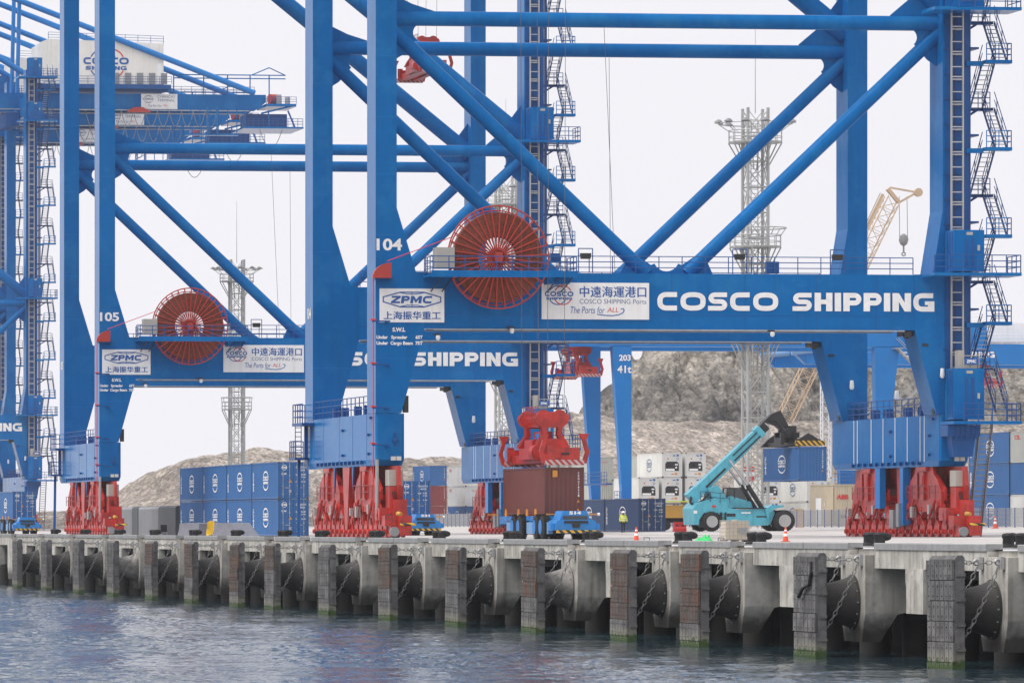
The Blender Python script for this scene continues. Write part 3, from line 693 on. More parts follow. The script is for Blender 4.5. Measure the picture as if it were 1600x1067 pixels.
        m.build('lug', 'dkblue', s, smooth=False)
        m = MB(); m.rail([(x0+0.1,3.0,7.88),(x0+0.1,20.9,7.88)], 1.15, 1.35, 0.032); P(m, 'handrail', 'railblue')
        m = MB()
        for y in (5.0, 8.2, 12.5, 15.5):
            m.box(x0+0.3, x0+0.75, y, y+0.4, 7.88, 8.5); m.torus((x0+0.5,y+0.9,8.2), (1,0,0), 0.3, 0.06, 14, 5)
        m.each('tie_down_gear', 'dkblue', t)
        # pair of work lamps on the near end
        m = MB(); m.box(x0+0.95, x0+1.25, -0.14, -0.01, 4.95, 5.2); m.box(x0+1.3, x0+1.6, -0.14, -0.01, 4.95, 5.2); m.each('work_lamp', 'lamp', t, False)
        # rubber side buffers
        m = MB(); m.box(x1 if wside else x0-0.3, x1+0.3 if wside else x0, 0.3, 0.75, 7.95, 9.0)
        if wside: m.box(x1-0.1, x1+0.14, FAR+0.3, FAR+0.75, 7.95, 9.0)
        else: m.box(x0-0.3, x0, FAR+0.3, FAR+0.75, 7.95, 9.0)
        m.each('side_buffer', 'black', t, False)
        m = MB(); m.lathe([(0,0.18),(0.1,0.18),(0.13,0.1)], ((x0+x1)/2+0.3, 0, 6.2), (0,-1,0), 12); m.box((x0+x1)/2+0.24,(x0+x1)/2+0.36,-0.1,0,5.9,6.7); P(m, 'hatch', 'dkblue')
    # inclined inner faces of the lower landside legs carry hinge eyes
    for dy in (0, FAR):
        m = MB(); m.box(34.0, 34.75, dy+0.6, dy+1.9, 12.85, 13.16); m.torus((34.15,dy+0.3,12.9),(0,1,0),0.16,0.07,12,5); m.box(33.95,34.35,dy-0.05,dy+0.35,12.75,13.1); P(m, 'hinge_eye', 'black')
        m = MB(); m.box(35.05, 35.45, dy-0.06, dy, 12.2, 12.35); P(m, 'name_plate', 'black')
    # steps on the sill beside the landside legs
    m = MB()
    for i in range(4): m.box(36.6, 37.6, FAR-0.9, FAR-0.1, 7.95+i*0.3, 8.02+i*0.3)
    P(m, 'step', 'railblue', smooth=False)
    # ---- bogies
    bog = {}
    m = MB()
    pl = [(-2.1,4.62),(2.1,4.62),(2.3,4.2),(3.3,3.75),(4.2,3.0),(4.15,2.0),(3.6,1.7),(2.9,2.15),(1.9,2.2),(1.4,1.75),(-1.4,1.75),(-1.9,2.2),(-2.9,2.15),(-3.6,1.7),(-4.15,2.0),(-4.2,3.0),(-3.3,3.75),(-2.3,4.2)]
    for x0 in (-0.75, 0.55): m.prism(pl, 'x', x0, x0+0.2)
    m.box(-0.6, 0.6, -0.9, 0.9, 3.3, 4.62); m.box(-0.55, 0.55, -3.9, 3.9, 2.35, 2.85); m.box(-0.95,0.95,-1.15,1.15,4.35,4.62)
    m.lathe([(0,0.36),(1.9,0.36)], (-0.95,0,3.75), (1,0,0), 14)
    for yy in (-3.5, 3.5): m.lathe([(0,0.28),(1.8,0.28)], (-0.9,yy,2.05), (1,0,0), 12)
    m.box(-0.92,-0.74,-0.5,0.5,2.5,4.3); m.prism([(1.1,4.3),(2.2,3.62),(2.2,2.6),(1.1,2.6)], 'x', -0.9, -0.8); m.prism([(-1.2,4.6),(-2.6,4.0),(-4.3,3.2),(-4.3,2.5),(-2.0,2.5)], 'x', -0.55, -0.4); m.prism([(1.2,4.6),(2.6,4.6),(4.3,3.4),(4.3,2.5),(2.0,2.5)], 'x', 0.2, 0.35)
    m.prism([(2.1,4.6),(6.6,4.6),(6.9,3.4),(6.3,2.2),(4.3,2.4)], 'x', 0.1, 0.3); m.prism([(-2.1,4.6),(-6.6,4.6),(-6.9,3.4),(-6.3,2.2),(-4.3,2.4)], 'x', 0.1, 0.3)
    for yy in (-3.3, 1.9): m.tube((-0.9,yy,2.5),(-0.9,yy+1.6,1.3),0.09,8)
    bog['main'] = m.mesh('main_equaliser', 'red', False)
    m = MB()
    sp = [(-0.42,2.45),(0.42,2.45),(1.0,1.95),(2.1,1.45),(2.2,0.95),(1.55,0.95),(1.35,1.3),(0.5,1.75),(-0.5,1.75),(-1.35,1.3),(-1.55,0.95),(-2.2,0.95),(-2.1,1.45),(-1.0,1.95)]
    for x0 in (-0.72, 0.5): m.prism(sp, 'x', x0, x0+0.22)
    m.box(-0.5, 0.5, -0.4, 0.4, 1.8, 2.3)
    for yy in (-1.75, 1.75): m.lathe([(0,0.22),(1.6,0.22)], (-0.8,yy,1.15), (1,0,0), 10)
    bog['sec'] = m.mesh('secondary_equaliser', 'red', False)
    m = MB()
    # one rounded housing over each wheel, a saddle between them
    for yy in (-0.85, 0.85):
        hp = [(yy+0.66*math.cos(R(a)), 0.66+0.56*math.sin(R(a))) for a in range(22, 383, 45)]
        for x0 in (-0.62, 0.46): m.prism(hp, 'x', x0, x0+0.16)
        m.lathe([(0,0.17),(0.2,0.14)], (-0.62,yy,0.5), (-1,0,0), 10); m.box(-0.46,0.46,yy-0.3,yy+0.3,1.0,1.2)
    m.box(-0.5, 0.5, -0.5, 0.5, 0.85, 1.25)
    bog['truck'] = m.mesh('truck_frame', 'red', False)
    m = MB(); m.lathe([(0,0.47),(0.08,0.47),(0.09,0.41),(0.37,0.41),(0.38,0.47),(0.46,0.47)], (-0.23,0,0.43), (1,0,0), 20)
    bog['wheel'] = m.mesh('wheel', 'grey')
    m = MB()                                       # hoses, small rails and boxes over the trucks
    for yy in (-5.6,-3.9,-2.2,-0.3,1.4,3.2,4.9): m.path([(-0.95,yy,0.9),(-0.98,yy+0.25,1.5),(-0.9,yy+0.2,2.1)], 0.03, 4)
    m.rail([(-0.98,-3.6,2.6),(-0.98,3.4,2.6)], 0.8, 1.4, 0.025, 1)
    bog['pipes'] = m.mesh('hose', 'c_red')
    m = MB(); m.box(-1.0,-0.72,-2.1,-1.7,1.6,2.2); m.box(-1.0,-0.72,4.4,4.75,1.5,2.0); bog['cab'] = m.mesh('junction_box', 'galv', False)
    for x in (0.92, 37.15):
        for yc_ in (4.0, 16.4):
            b = obj('bogie', bog['main'], t, (x, yc_, 0)); b.scale = (1, 0.88, 1)
            obj('hose', bog['pipes'], b); obj('junction_box', bog['cab'], b)
            for s1 in (-3.5, 3.5):
                obj('secondary_equaliser', bog['sec'], b, (0, s1, 0))
                for s2 in (-1.75, 1.75):
                    obj('truck_frame', bog['truck'], b, (0, s1+s2, 0))
                    for s3 in (-0.85, 0.85): obj('wheel', bog['wheel'], b, (0, s1+s2+s3, 0)).scale = (1, 1/0.88, 1)
        # central tie-down arm and rail clamp
        m = MB(); m.prism([(9.2,4.62),(11.0,4.62),(10.7,2.2),(10.4,0.9),(9.7,0.9),(9.5,2.2)], 'x', x-0.45, x+0.45); m.box(x-0.5,x+0.5,9.0,11.6,0.15,0.9); P(m, 'tie_down_arm', 'red', smooth=False)
        if x > 5:
            m = MB(); m.box(x-1.1,x-0.7,12.6,13.7,2.0,4.6); m.box(x-1.1,x-0.6,7.4,8.1,0.9,4.6); m.each('cable_post', 'blue2', t, False)
            m = MB(); m.box(x-1.2,x-0.75,9.3,10.2,0.7,1.9); m.box(x-1.25,x-0.85,7.9,8.5,0.8,2.3); m.each('control_box', 'grey', t, False)
        else:
            m = MB(); m.prism([(13.0,4.6),(13.5,4.6),(13.3,3.0)], 'x', x-1.0, x-0.9); m.prism([(6.8,4.6),(7.4,4.6),(7.1,3.2)], 'x', x-1.0, x-0.9); m.each('bracket', 'dkblue', t, False)
            m = MB(); m.prism([(8.9,4.62),(11.2,4.62),(11.0,3.2),(10.4,0.6),(9.6,0.6),(9.2,3.2)], 'x', x-0.85, x-0.5); m.build('tie_down_plate', 'red', t, smooth=False)
        m = MB(); m.box(x-1.1,x-0.8,5.5,5.9,1.4,2.1); m.build('junction_box', 'galv', t, smooth=False)
        # near end: electrical box, drive box, warning lamp and buffer
        xe = x-0.25
        m = MB(); m.box(xe-0.1,xe+0.78,-1.4,-0.2,3.35,4.35); P(m, 'cabinet', 'beige', smooth=False)
        m = MB(); m.box(xe-0.1,xe+0.78,-1.5,-0.3,1.6,3.3); m.box(xe+0.1,xe+0.95,-1.9,-1.5,1.5,2.5); m.box(xe-0.6,xe+1.0,-2.6,-1.5,0.85,1.5); m.box(xe+0.2,xe+0.95,-3.3,-2.6,0.25,1.5); m.box(xe-0.3,xe+0.5,-2.9,-1.5,0.2,0.85); m.box(xe-0.7,xe-0.1,-1.3,0.2,1.2,2.0); P(m, 'end_frame', 'red', smooth=False)
        x0_ = x; x = xe
        m = MB()
        for i in range(4): m.path([(x+0.1+i*0.14,-1.54,3.0),(x+0.13+i*0.14,-1.65,2.6),(x+0.15+i*0.14,-1.54,2.0)], 0.035, 5)
        P(m, 'cable_loop', 'black')
        m = MB(); m.lathe([(0,0.3),(0.25,0.3)], (x-0.1,-2.95,0.5), (0,-1,0), 18); m.lathe([(0,0.16),(0.4,0.12)], (x+0.2,-2.7,1.6), (0.3,-1,0), 10, 1); P(m, 'end_wheel', ['grey','yellow'])
        m = MB(); m.lathe([(0,0.09),(0.9,0.09),(1.0,0.05)], (x+0.2,-3.4,0.95), (0.9,-0.4,0), 10); P(m, 'buffer_rod', 'hazard')
    # ---- waterside walkway at sill level, far end with ladder
    m = MB(); m.box(-0.85,0.0,20.6,24.2,7.5,7.68); P(m, 'platform', 'dkblue', smooth=False)
    m = MB(); m.rail([(-0.8,20.7,7.68),(-0.8,24.1,7.68),(0.0,24.1,7.68)], 1.25, 0.9, 0.035); P(m, 'handrail', 'railblue')
    m = MB(); m.box(-0.95,0.0,22.6,24.8,5.25,5.4); P(m, 'platform', 'dkblue', smooth=False)
    m = MB(); m.rail([(-0.9,22.6,5.4),(-0.9,24.7,5.4),(0.0,24.7,5.4)], 1.1, 0.8, 0.035); P(m, 'handrail', 'railblue')
    m = MB(); m.beam((-0.35,24.3,5.3),(-0.55,23.4,0.1),0.2,0.35); P(m, 'access_ladder', 'dkblue', smooth=False)
    m = MB(); m.beam((-0.2,22.6,7.5),(-0.2,22.6,5.4),0.22,0.25); P(m, 'post', 'dkblue', smooth=False)
    m = MB(); m.tube((-0.85,23.0,7.5),(-0.85,23.0,5.4),0.03,5); m.tube((-0.45,23.0,7.5),(-0.45,23.0,5.4),0.03,5)
    for i in range(7): m.tube((-0.85,23.0,5.6+i*0.3),(-0.45,23.0,5.6+i*0.3),0.025,5)
    P(m, 'ladder', 'railblue')
    # ---- beam-top walkway
    m = MB(); m.rail([(3.2,0.1,16.72),(34.5,0.1,16.72)], 1.05, 1.5, 0.03); P(m, 'handrail', 'railblue')
    m = MB(); m.rail([(3.2,FAR+0.1,16.72),(34.5,FAR+0.1,16.72)], 1.05, 1.5, 0.03); P(m, 'handrail', 'railblue')
    for x in (13.4, 23.3, 29.6):
        m = MB(); m.tube((x-0.45,0.1,16.72),(x-0.45,0.1,18.25),0.035,5); m.tube((x+0.45,0.1,16.72),(x+0.45,0.1,18.25),0.035,5); m.tube((x-0.45,0.1,18.25),(x+0.45,0.1,18.25),0.035,5); q = P(m, 'floodlight_frame', 'railblue')
        m = MB(); m.prism([(x-0.33,17.95),(x+0.33,17.95),(x+0.28,17.6),(x-0.28,17.6)], 'y', -0.12, 0.3); m.build('floodlight', 'black', q, smooth=False)
    m = MB(); m.box(25.1,25.9,0.3,0.7,16.75,17.5); m.box(11.2,11.8,0.2,0.6,17.4,17.95); P(m, 'junction_box', 'dkblue', smooth=False)
    # ---- reel walkway in front of the beam
    m = MB(); m.box(3.0,12.3,-2.55,-1.75,16.35,16.48); m.box(3.0,12.3,-2.62,-2.55,16.3,16.72); m.box(3.0,4.1,-1.75,0,16.35,16.48); m.box(10.9,12.3,-1.75,0,16.35,16.48); m.box(10.7,12.0,-1.6,0,15.95,16.35); P(m, 'platform', 'blue', smooth=False)
    m = MB(); m.rail([(3.1,-2.55,16.5),(12.2,-2.55,16.5)], 1.1, 1.0, 0.032); m.rail([(3.1,-2.55,16.5),(3.1,0,16.5)], 1.1, 0.8, 0.03); m.rail([(12.2,-2.55,16.5),(12.2,0,16.5)], 1.1, 0.8, 0.03); P(m, 'handrail', 'railblue')
    m = MB()
    for x in (3.7, 4.4, 11.1, 12.0): m.beam((x,-2.3,16.3),(x-0.2,-0.02,15.5),0.06,0.06)
    m.each('strut', 'black', t, False)
    m = MB(); m.box(3.55,4.7,-1.5,-0.4,16.9,18.2); P(m, 'drive_cabinet', 'beige', smooth=False)
    # ---- cable reel
    c = Vector((7.49, -1.0, 17.6))
    m = MB(); prof = []
    k = 36
    for i in range(k+1):
        r = 1.25+(2.82-1.25)*i/k; prof.append((0.26+(0.035 if i % 2 else 0), r))
    prof = [(-0.26,1.25)] + [(-0.26,2.82)] + prof[::-1] + [(0.26,1.25),(-0.26,1.25)]
    vs = MB(); n_ = 64
    V = []; F = []
    for h, r in prof:
        for i in range(n_): a = 2*math.pi*i/n_; V.append((c.x+r*math.cos(a), c.y-h, c.z+r*math.sin(a)))
    for kk in range(len(prof)-1):
        for i in range(n_): j = (i+1) % n_; F.append((kk*n_+i, kk*n_+j, (kk+1)*n_+j, (kk+1)*n_+i))
    vs.add(V, F); reel = obj('cable_reel', vs.mesh('cable_reel', 'reelpack'), t)
    m = MB()
    m.tube((0.45,0,0.33),(3.2,0,0.38),0.05,6); m.tube((0.45,0,-0.32),(3.0,0,-0.34),0.03,6)
    sme = m.mesh('spoke', 'reelred')
    for i in range(34):
        o = obj('spoke', sme, reel, tuple(c)); a = 2*math.pi*(i+0.3)/34
        # radial bars: local x along the radius, local z along the axle
        o.rotation_euler = (Matrix.Rotation(-a, 4, 'Y') @ Matrix.Rotation(R(90), 4, 'X')).to_euler()
    m = MB(); m.torus(c+Vector((0,-0.38,0)), (0,1,0), 3.2, 0.05, 64, 6); m.torus(c+Vector((0,0.34,0)), (0,1,0), 2.95, 0.04, 64, 6); m.build('rim', 'reelred', reel)
    m = MB(); m.lathe([(0,0.6),(0.2,0.6),(0.3,0.5),(0.5,0.5),(0.55,0.28),(0.7,0.28)], c+Vector((0,0.3,0)), (0,-1,0), 28); m.box(c.x-0.22,c.x+0.22,c.y-0.7,c.y-0.4,c.z-0.3,c.z+0.3); m.build('hub', 'reelred', reel)
    m = MB(); m.box(c.x-0.35,c.x+0.35,c.y+0.3,0.03,16.8,18.0); m.build('bearing_post', 'blue', reel, smooth=False)
    # cable to the guide and down the leg
    m = MB(); g0 = Vector((0.05,-0.75,17.2)); m.path([c+Vector((-2.75,0.1,1.3)), (0.55,-0.85,17.35)], 0.03, 6)
    m.path([(-0.32,-0.85,16.35),(-0.32,-0.85,0.4)], 0.035, 6); P(m, 'power_cable', 'letterred')
    m = MB(); q = [(0.78,17.25),(0.78,16.3),(-0.38,16.3)] + [(0.78-1.16*math.cos(R(a)), 16.3+0.95*math.sin(R(a))) for a in range(12, 91, 13)]
    m.prism(q, 'y', -1.05, -0.7); P(m, 'cable_guide', 'reelred', smooth=False)
    m = MB()
    for z in (13.6, 10.9, 8.2, 5.9): m.box(-0.4,0.75,-0.9,-0.82,z-0.04,z+0.05); m.box(0.55,0.75,-0.82,0.0,z-0.04,z+0.05); m.box(-0.5,-0.15,-0.95,-0.75,z+0.05,z+0.15,1)
    m.box(-0.2,1.0,-0.8,0,16.2,16.29); P(m, 'cable_bracket', ['dkblue','letterred'], smooth=False)
    m = MB(); m.tube((-0.02,-0.55,5.0),(-0.02,-0.55,1.9),0.11,10); P(m, 'cable_duct', 'galv')
    # ---- signs on the near frame
    m = MB(); m.box(0.24,4.35,-0.05,-0.002,13.57,15.68); s = P(m, 'sign_panel', 'white', smooth=False)
    m = MB(); ribbon(m, [(0.47,14.85),(0.47,15.15),(1.55,15.45),(3.05,15.45),(4.12,15.15),(4.12,14.85),(3.05,14.53),(1.55,14.53)], 0.075, True); m.v = [(p[0],-0.06,p[1]) for p in m.v]
    m2 = MB(); ribbon(m2, [(1.55,15.42),(2.0,15.34),(2.6,15.34),(3.05,15.42)], 0.05); ribbon(m2, [(1.55,14.56),(2.0,14.64),(2.6,14.64),(3.05,14.56)], 0.05); ribbon(m2, [(2.3,15.42),(2.3,15.26)], 0.04); ribbon(m2, [(2.3,14.72),(2.3,14.56)], 0.04)
    m2.v = [(p[0],-0.063,p[1]) for p in m2.v]; m.add(m2.v, m2.f); m.build('emblem', 'letterblue', s, smooth=False)
    wide_text('ZPMC', 'letterblue', s, (0.95,-0.066,14.76), 2.6, 0.46, each=False, shear=0.15)
    for q in (0, 1): lettering('上海振华重工', 'letterblue', s, (0.48+q*0.03,-0.06-q*0.003,13.76-q*0.015), w=3.62, h=0.50)
    m = MB(); m.box(10.56,17.44,-0.05,-0.002,13.80,16.10); s = P(m, 'sign_panel', 'white', smooth=False)
    arcs(s, (10.78,-0.058,14.72), 1.9, 1.18, 'letterblue', 'letterred')
    wide_text('COSCO', 'letterblue', s, (10.76,-0.066,15.24), 1.82, 0.30, each=False); wide_text('SHIPPING', 'letterblue', s, (10.84,-0.066,15.02), 1.66, 0.16, each=False)
    for q in (0, 1): lettering('中遠海運港口', 'letterblue', s, (12.98+q*0.03,-0.06-q*0.003,15.2-q*0.015), w=4.25, h=0.68)
    lettering('COSCO SHIPPING Ports', 'lettergrey', s, (12.98,-0.06,14.78), w=4.28, h=0.30)
    lettering('The Ports for', 'letterblue', s, (12.4,-0.06,14.18), w=2.2, h=0.42, shear=0.18)
    lettering('ALL', 'letterred', s, (14.75,-0.06,14.26), w=0.72, h=0.29, shear=0.2)
    m = MB(); ribbon(m, [(14.1,14.12),(14.6,14.06),(15.1,14.04),(15.5,14.1),(15.75,14.22),(15.84,14.38),(15.78,14.48),(15.62,14.46)], 0.06); m.v = [(p[0],-0.06,p[1]) for p in m.v]; m.build('swoosh', 'letterblue', s, smooth=False)
    lettering('S.W.L', 'white', t, (1.06,-0.025,12.98), w=0.82, h=0.27, bold=0.045)
    lettering('Under   Spreader       65T', 'white', t, (0.04,-0.025,12.47), w=2.94, h=0.29, bold=0.045)
    lettering('Under  Cargo Beam  75T', 'white', t, (0.04,-0.025,12.10), w=2.94, h=0.29, bold=0.045)
    wide_text('COSCO SHIPPING', 'white', t, (17.97,-0.025,14.38), 17.88, 1.16)
    # ---- elevator, mast and stair tower on the near landside leg
    m = MB()
    for x in (36.75, 37.5): m.box(x-0.05,x+0.05,-0.75,-0.62,10.5,66)
    for i in range(70):
        z = 10.8+i*0.79; m.box(36.8,37.45,-0.73,-0.66,z,z+0.07)
        if i % 2: m.box(36.8,37.45,-0.73,-0.64,z+0.16,z+0.24); m.box(37.2,37.5,-0.6,0.0,z,z+0.1)
    P(m, 'elevator_mast', 'galv', smooth=False)
    m = MB()
    for i in range(35):
        z = 10.4+i*1.58; m.box(36.45,37.9,-0.12,0,z,z+0.06)
    m.box(37.75,38.05,-0.2,0.3,8,66); P(m, 'leg_stiffener', 'dkblue', smooth=False)
    m = MB(); m.box(36.55,37.75,-0.05,-0.004,7.95,66); P(m, 'mast_shade_sheet', 'dkblue', smooth=False)  # added dark sheet, paints in the shade of the recess behind the mast
    m = MB()
    for i in range(4): m.tube((38.2+i*0.17,0.2+i*0.5,8),(38.2+i*0.17,0.2+i*0.5,66),0.045,6)
    for i in range(11):
        z = 9+i*5.5; m.box(38.05,38.8,0.15,1.9,z,z+0.12)
    P(m, 'cable_conduit', 'dkblue')
    m = MB(); m.tube((37.02,-0.55,8),(37.02,-0.55,66),0.035,5); P(m, 'trailing_cable', 'black')
    for z0, z1 in ((7.55,10.75),(16.85,19.45),(33.5,36.2),(58.8,61.3),(65.0,67.6)):
        e = MB(); e.box(36.5,38.5,-1.9,-0.2,z0,z1); s = P(e, 'elevator_station', 'blue', smooth=False)
        e = MB()
        for xx in (37.25, 37.65): e.box(xx,xx+0.2,-1.93,-1.9,z0+0.25,z1-0.55)
        for i in range(4): e.box(36.47,36.5,-1.75+i*0.35,-1.65+i*0.35,z0+0.1,z1-0.1)
        e.build('door', 'dkblue', s, smooth=False)
        e = MB(); e.box(37.35,37.75,-1.94,-1.9,z1-0.32,z1-0.14); e.box(38.05,38.2,-1.98,-1.9,z0+1.3,z0+1.65); e.build('notice', 'beige', s, smooth=False)
        e = MB(); e.box(35.0 if z0 > 10 else 36.2,40.6,-2.9,-0.1,z0-0.32,z0-0.12); q = P(e, 'platform', 'blue', smooth=False)
        e = MB(); e.rail([(36.6 if z0 > 30 else (36.9 if z0 < 10 else 35.0),-2.85,z0-0.12),(40.55,-2.85,z0-0.12),(40.55,-0.2,z0-0.12)], 1.1, 0.95, 0.032); e.build('handrail', 'railblue', q)
    e = MB(); e.box(36.2,38.3,-1.7,-0.1,6.5,7.2); e.prism([(36.5,6.5),(38.1,6.5),(37.9,5.2),(36.7,5.2)], 'y', -1.4, -0.1)
    for i in range(6): e.box(36.4+i*0.32,36.5+i*0.32,-1.74,-1.7,6.3,7.25)
    P(e, 'elevator_pit', 'dkblue', smooth=False)
    e = MB(); e.box(36.9,37.3,-1.6,-0.9,10.75,11.9); e.box(37.3,38.1,-1.7,-0.9,10.75,11.3); e.rail([(37.2,-1.75,10.75),(38.2,-1.75,10.75)], 0.8, 0.5, 0.03, 1); s = P(e, 'elevator_drive', 'beige')
    e = MB(); e.box(37.25,38.15,-1.83,-1.80,11.0,11.4); pl_ = e.build('drive_plate', 'letterblue', s, smooth=False)
    wide_text('ZPMC', 'white', s, (37.4,-1.84,11.1), 0.6, 0.2, each=False)
    # stair flights: outer and inner strip, each running along the quay direction
    def flight(x0, x1, ya, yb, dz):
        m = MB(); k = 10
        for i in range(k+1):
            f_ = i/k; y = ya+(yb-ya)*f_; z = dz*f_; m.box(x0,x1,y-0.12,y+0.12,z-0.04,z,1)
        for x in (x0, x1): m.beam((x,ya,-0.08),(x,yb,dz-0.08),0.05,0.2); m.tube((x,ya,1.0),(x,yb,dz+1.0),0.03,5); m.tube((x,ya,0.5),(x,yb,dz+0.5),0.025,5)
        for x in (x0, x1):
            for i in (0, 4, 8): y = ya+(yb-ya)*i/k; m.tube((x,y,dz*i/k),(x,y,dz*i/k+1.0),0.028,5)
        return m.mesh('stair_flight', ['railblue','galv'])
    fa = flight(38.95,39.75,2.5,-0.1,2.75); fb = flight(39.8,40.55,-0.1,2.5,2.75)
    m = MB(); m.box(38.9,40.6,-1.0,-0.2,-0.22,0.0); m.rail([(38.95,-0.95,0),(40.55,-0.95,0),(40.55,-0.2,0)], 1.05, 0.75, 0.03); m.box(37.8,38.9,-0.5,-0.2,-0.35,-0.05); la = m.mesh('landing', 'blue')
    m = MB(); m.box(38.3,40.5,2.55,3.3,-0.18,0.0); m.rail([(40.5,3.25,0),(38.95,3.25,0)], 1.05, 0.75, 0.03); m.beam((38.0,2.9,-1.1),(39.6,2.9,-0.1),0.1,0.14); lb = m.mesh('landing', 'dkblue')
    z = 10.98; 
    while z < 64:
        # from the far intermediate landing up to the near landing, and on to the next one
        obj('stair_flight', fa, t, (0,0,z)); obj('landing', lb, t, (0,0,z))
        obj('landing', la, t, (0,0,z+2.75)); obj('stair_flight', fb, t, (0,0,z+2.75)); z += 5.5
    m = MB(); mm = flight(38.3,39.2,1.8,-2.4,7.2)
    obj('stair_flight', fb, t, (0,0,8.2)); 
    g = MB()
    for i in range(22): f_ = i/21; g.box(38.35,39.25,-1.5+2.4*(1-f_),-1.25+2.4*(1-f_),0.4+6.9*f_,0.47+6.9*f_)
    for x in (38.35, 39.15): g.beam((x,0.9,0.2),(x,-1.5,7.2),0.06,0.22); g.tube((x,0.9,1.3),(x,-1.5,8.2),0.03,5)
    P(g, 'ground_stair', 'grey', smooth=False)
    # small camera domes under the beam
    for x, z in ((3.9,12.75),(8.6,13.2),(25.3,13.05)):
        g = MB(); g.lathe([(0,0.13),(0.18,0.15),(0.3,0.08)], (x,-0.3,z), (0,0,-1), 12); g.box(x-0.25,x+0.15,-0.32,0,z,z+0.12,1); P(g, 'camera_dome', ['white','black'])
    for dy, x, z in ((FAR,36.6,10.2),(0,36.3,10.4),(FAR-9,37,9.3)):
        g = MB(); g.lathe([(0,0.12),(0.5,0.16),(0.62,0.08)], (x,dy-0.25,z+0.4), (0,0,-1), 12); P(g, 'floodlight', 'white')
    # ---- upper works: twin girders, machinery house, stays, backreach platforms
    for y0 in (7.4, 13.6):
        g = MB(); g.prism([(-4,61.0),(70.9,61.0),(72.5,62.2),(72.5,63.3),(-4,63.3)], 'y', y0, y0+1.4); s = P(g, 'girder', smooth=False)
        g = MB(); g.box(-4,70,y0-0.35,y0,60.85,61.0); g.build('flange', 'flange', s, smooth=False)
        g = MB(); g.rail([(57,y0,63.3),(70.8,y0,63.3)], 1.1, 1.6, 0.035); g.build('handrail', 'railblue', s)
        ys_ = y0-1.5 if y0 < 10 else y0+3.5
        g = MB(); g.tube((0.7,ys_,90),(70.6,ys_,63.4),0.42,14); P(g, 'stay_tube', 'blue2')
        g = MB(); g.tube((0.7,ys_,88),(36.9,ys_,66),0.42,14); P(g, 'stay_tube', 'blue2')
        g = MB(); g.tube((36.2,y0+0.7,63),(37.0,y0+0.7,95),0.3,10); P(g, 'hanger', 'blue2')
    g = MB(); g.box(37.7,57,5.5,17.5,63.9,64.5); s = P(g, 'house_floor', 'dkblue', smooth=False)
    g = MB(); g.rail([(37.8,5.0,64.5),(57,5.0,64.5)], 1.1, 1.8, 0.035); g.build('handrail', 'railblue', s)
    g = MB(); g.prism([(38.2,64.5),(56.0,64.5),(56.0,70.5),(39.2,71.0),(38.2,70.6)], 'y', 6.2, 17.0); hs = P(g, 'machinery_house', 'offwhite', smooth=False)
    g = MB(); g.rail([(39.2,6.3,70.9),(56.0,6.3,70.45)], 1.1, 1.8, 0.035); g.build('handrail', 'railblue', hs)
    for i in range(5): g = MB(); g.box(48.6+i*1.75,49.5+i*1.75,6.0,6.2,64.6,66.2); g.build('louvre', 'grey', hs, smooth=False)
    g = MB(); g.box(55.0,55.8,6.14,6.2,64.6,67.6); g.build('door', 'white', hs, smooth=False)
    arcs(hs, (44.4,6.17,65.4), 6.6, 4.2, 'letterblue', 'letterred', t=0.028)
    wide_text('COSCO', 'letterblue', hs, (44.3,6.15,67.4), 6.6, 1.0, each=False); wide_text('SHIPPING', 'letterblue', hs, (44.6,6.15,66.6), 6.0, 0.55, each=False)
    g = MB(); g.box(54.2,59.5,7.32,7.39,61.1,63.3); s = P(g, 'sign_panel', 'white', smooth=False)
    arcs(s, (54.4,7.31,62.0), 1.7, 1.05, 'lettergrey', 'lettergrey'); wide_text('COSCO', 'lettergrey', s, (54.45,7.3,62.4), 1.55, 0.28, each=False)
    lettering('CHANCAY\nTERMINAL', 'lettergrey', s, (56.6,7.31,62.2), w=2.6, h=0.9); lettering('The Port for', 'lettergrey', s, (55.2,7.31,61.4), w=2.0, h=0.4, shear=0.2); lettering('ALL', 'letterred', s, (57.4,7.31,61.5), w=0.7, h=0.3, shear=0.2)
    # end platform and equipment of the backreach
    g = MB(); g.box(71.2,75.6,7,15,61.6,62.0); g.beam((70.5,7.4,60.6),(75,7.4,61.7),0.25,0.25); s = P(g, 'end_platform', 'blue', smooth=False)
    g = MB(); g.rail([(71.2,7,62.0),(75.6,7,62.0)], 1.0, 1.2, 0.035); g.build('handrail', 'railblue', s)
    g = MB(); g.lathe([(0,0.75),(1.2,0.75)], (72.0,9,62.8), (0.95,0.3,0), 14); g.build('buffer_drum', 'reelred', s)
    g = MB(); g.box(72.9,73.6,8.0,9.2,62.0,63.4); g.box(74.2,74.8,7.6,8.6,62.0,63.1); g.build('equipment_box', 'galv', s, smooth=False)
    g = MB(); g.box(67.6,76.4,5.6,16,58.3,58.55); s = P(g, 'trolley_platform', 'blue', smooth=False)
    g = MB(); g.rail([(67.6,5.7,58.55),(76.3,5.7,58.55)], 1.2, 0.75, 0.04); g.build('handrail', 'railblue', s)
    g = MB(); g.box(68.5,74.5,8.5,13.5,58.55,60.6)
    for x in (68.0,71.5,75.2): g.beam((x,6.0,58.5),(x-0.8 if x > 74 else x,7.2,61.0),0.18,0.18)
    g.build('trolley_frame', 'dkblue', s, smooth=False)
    g = MB(); g.box(59.2,67.0,6.2,7.2,57.3,57.55)
    for i in range(6): g.tube((60+i*1.35,6.4,57.5),(60+i*1.35,6.4,61),0.07,5)
    g.box(62.3,62.5,6.0,6.2,57.4,61.4); g.box(63.7,63.9,6.0,6.2,57.4,61.4)
    for i in range(5): g.beam((62.4,6.1,57.6+i*0.75),(63.8,6.1,58.3+i*0.75),0.1,0.1)
    P(g, 'access_cage', 'blue', smooth=False)
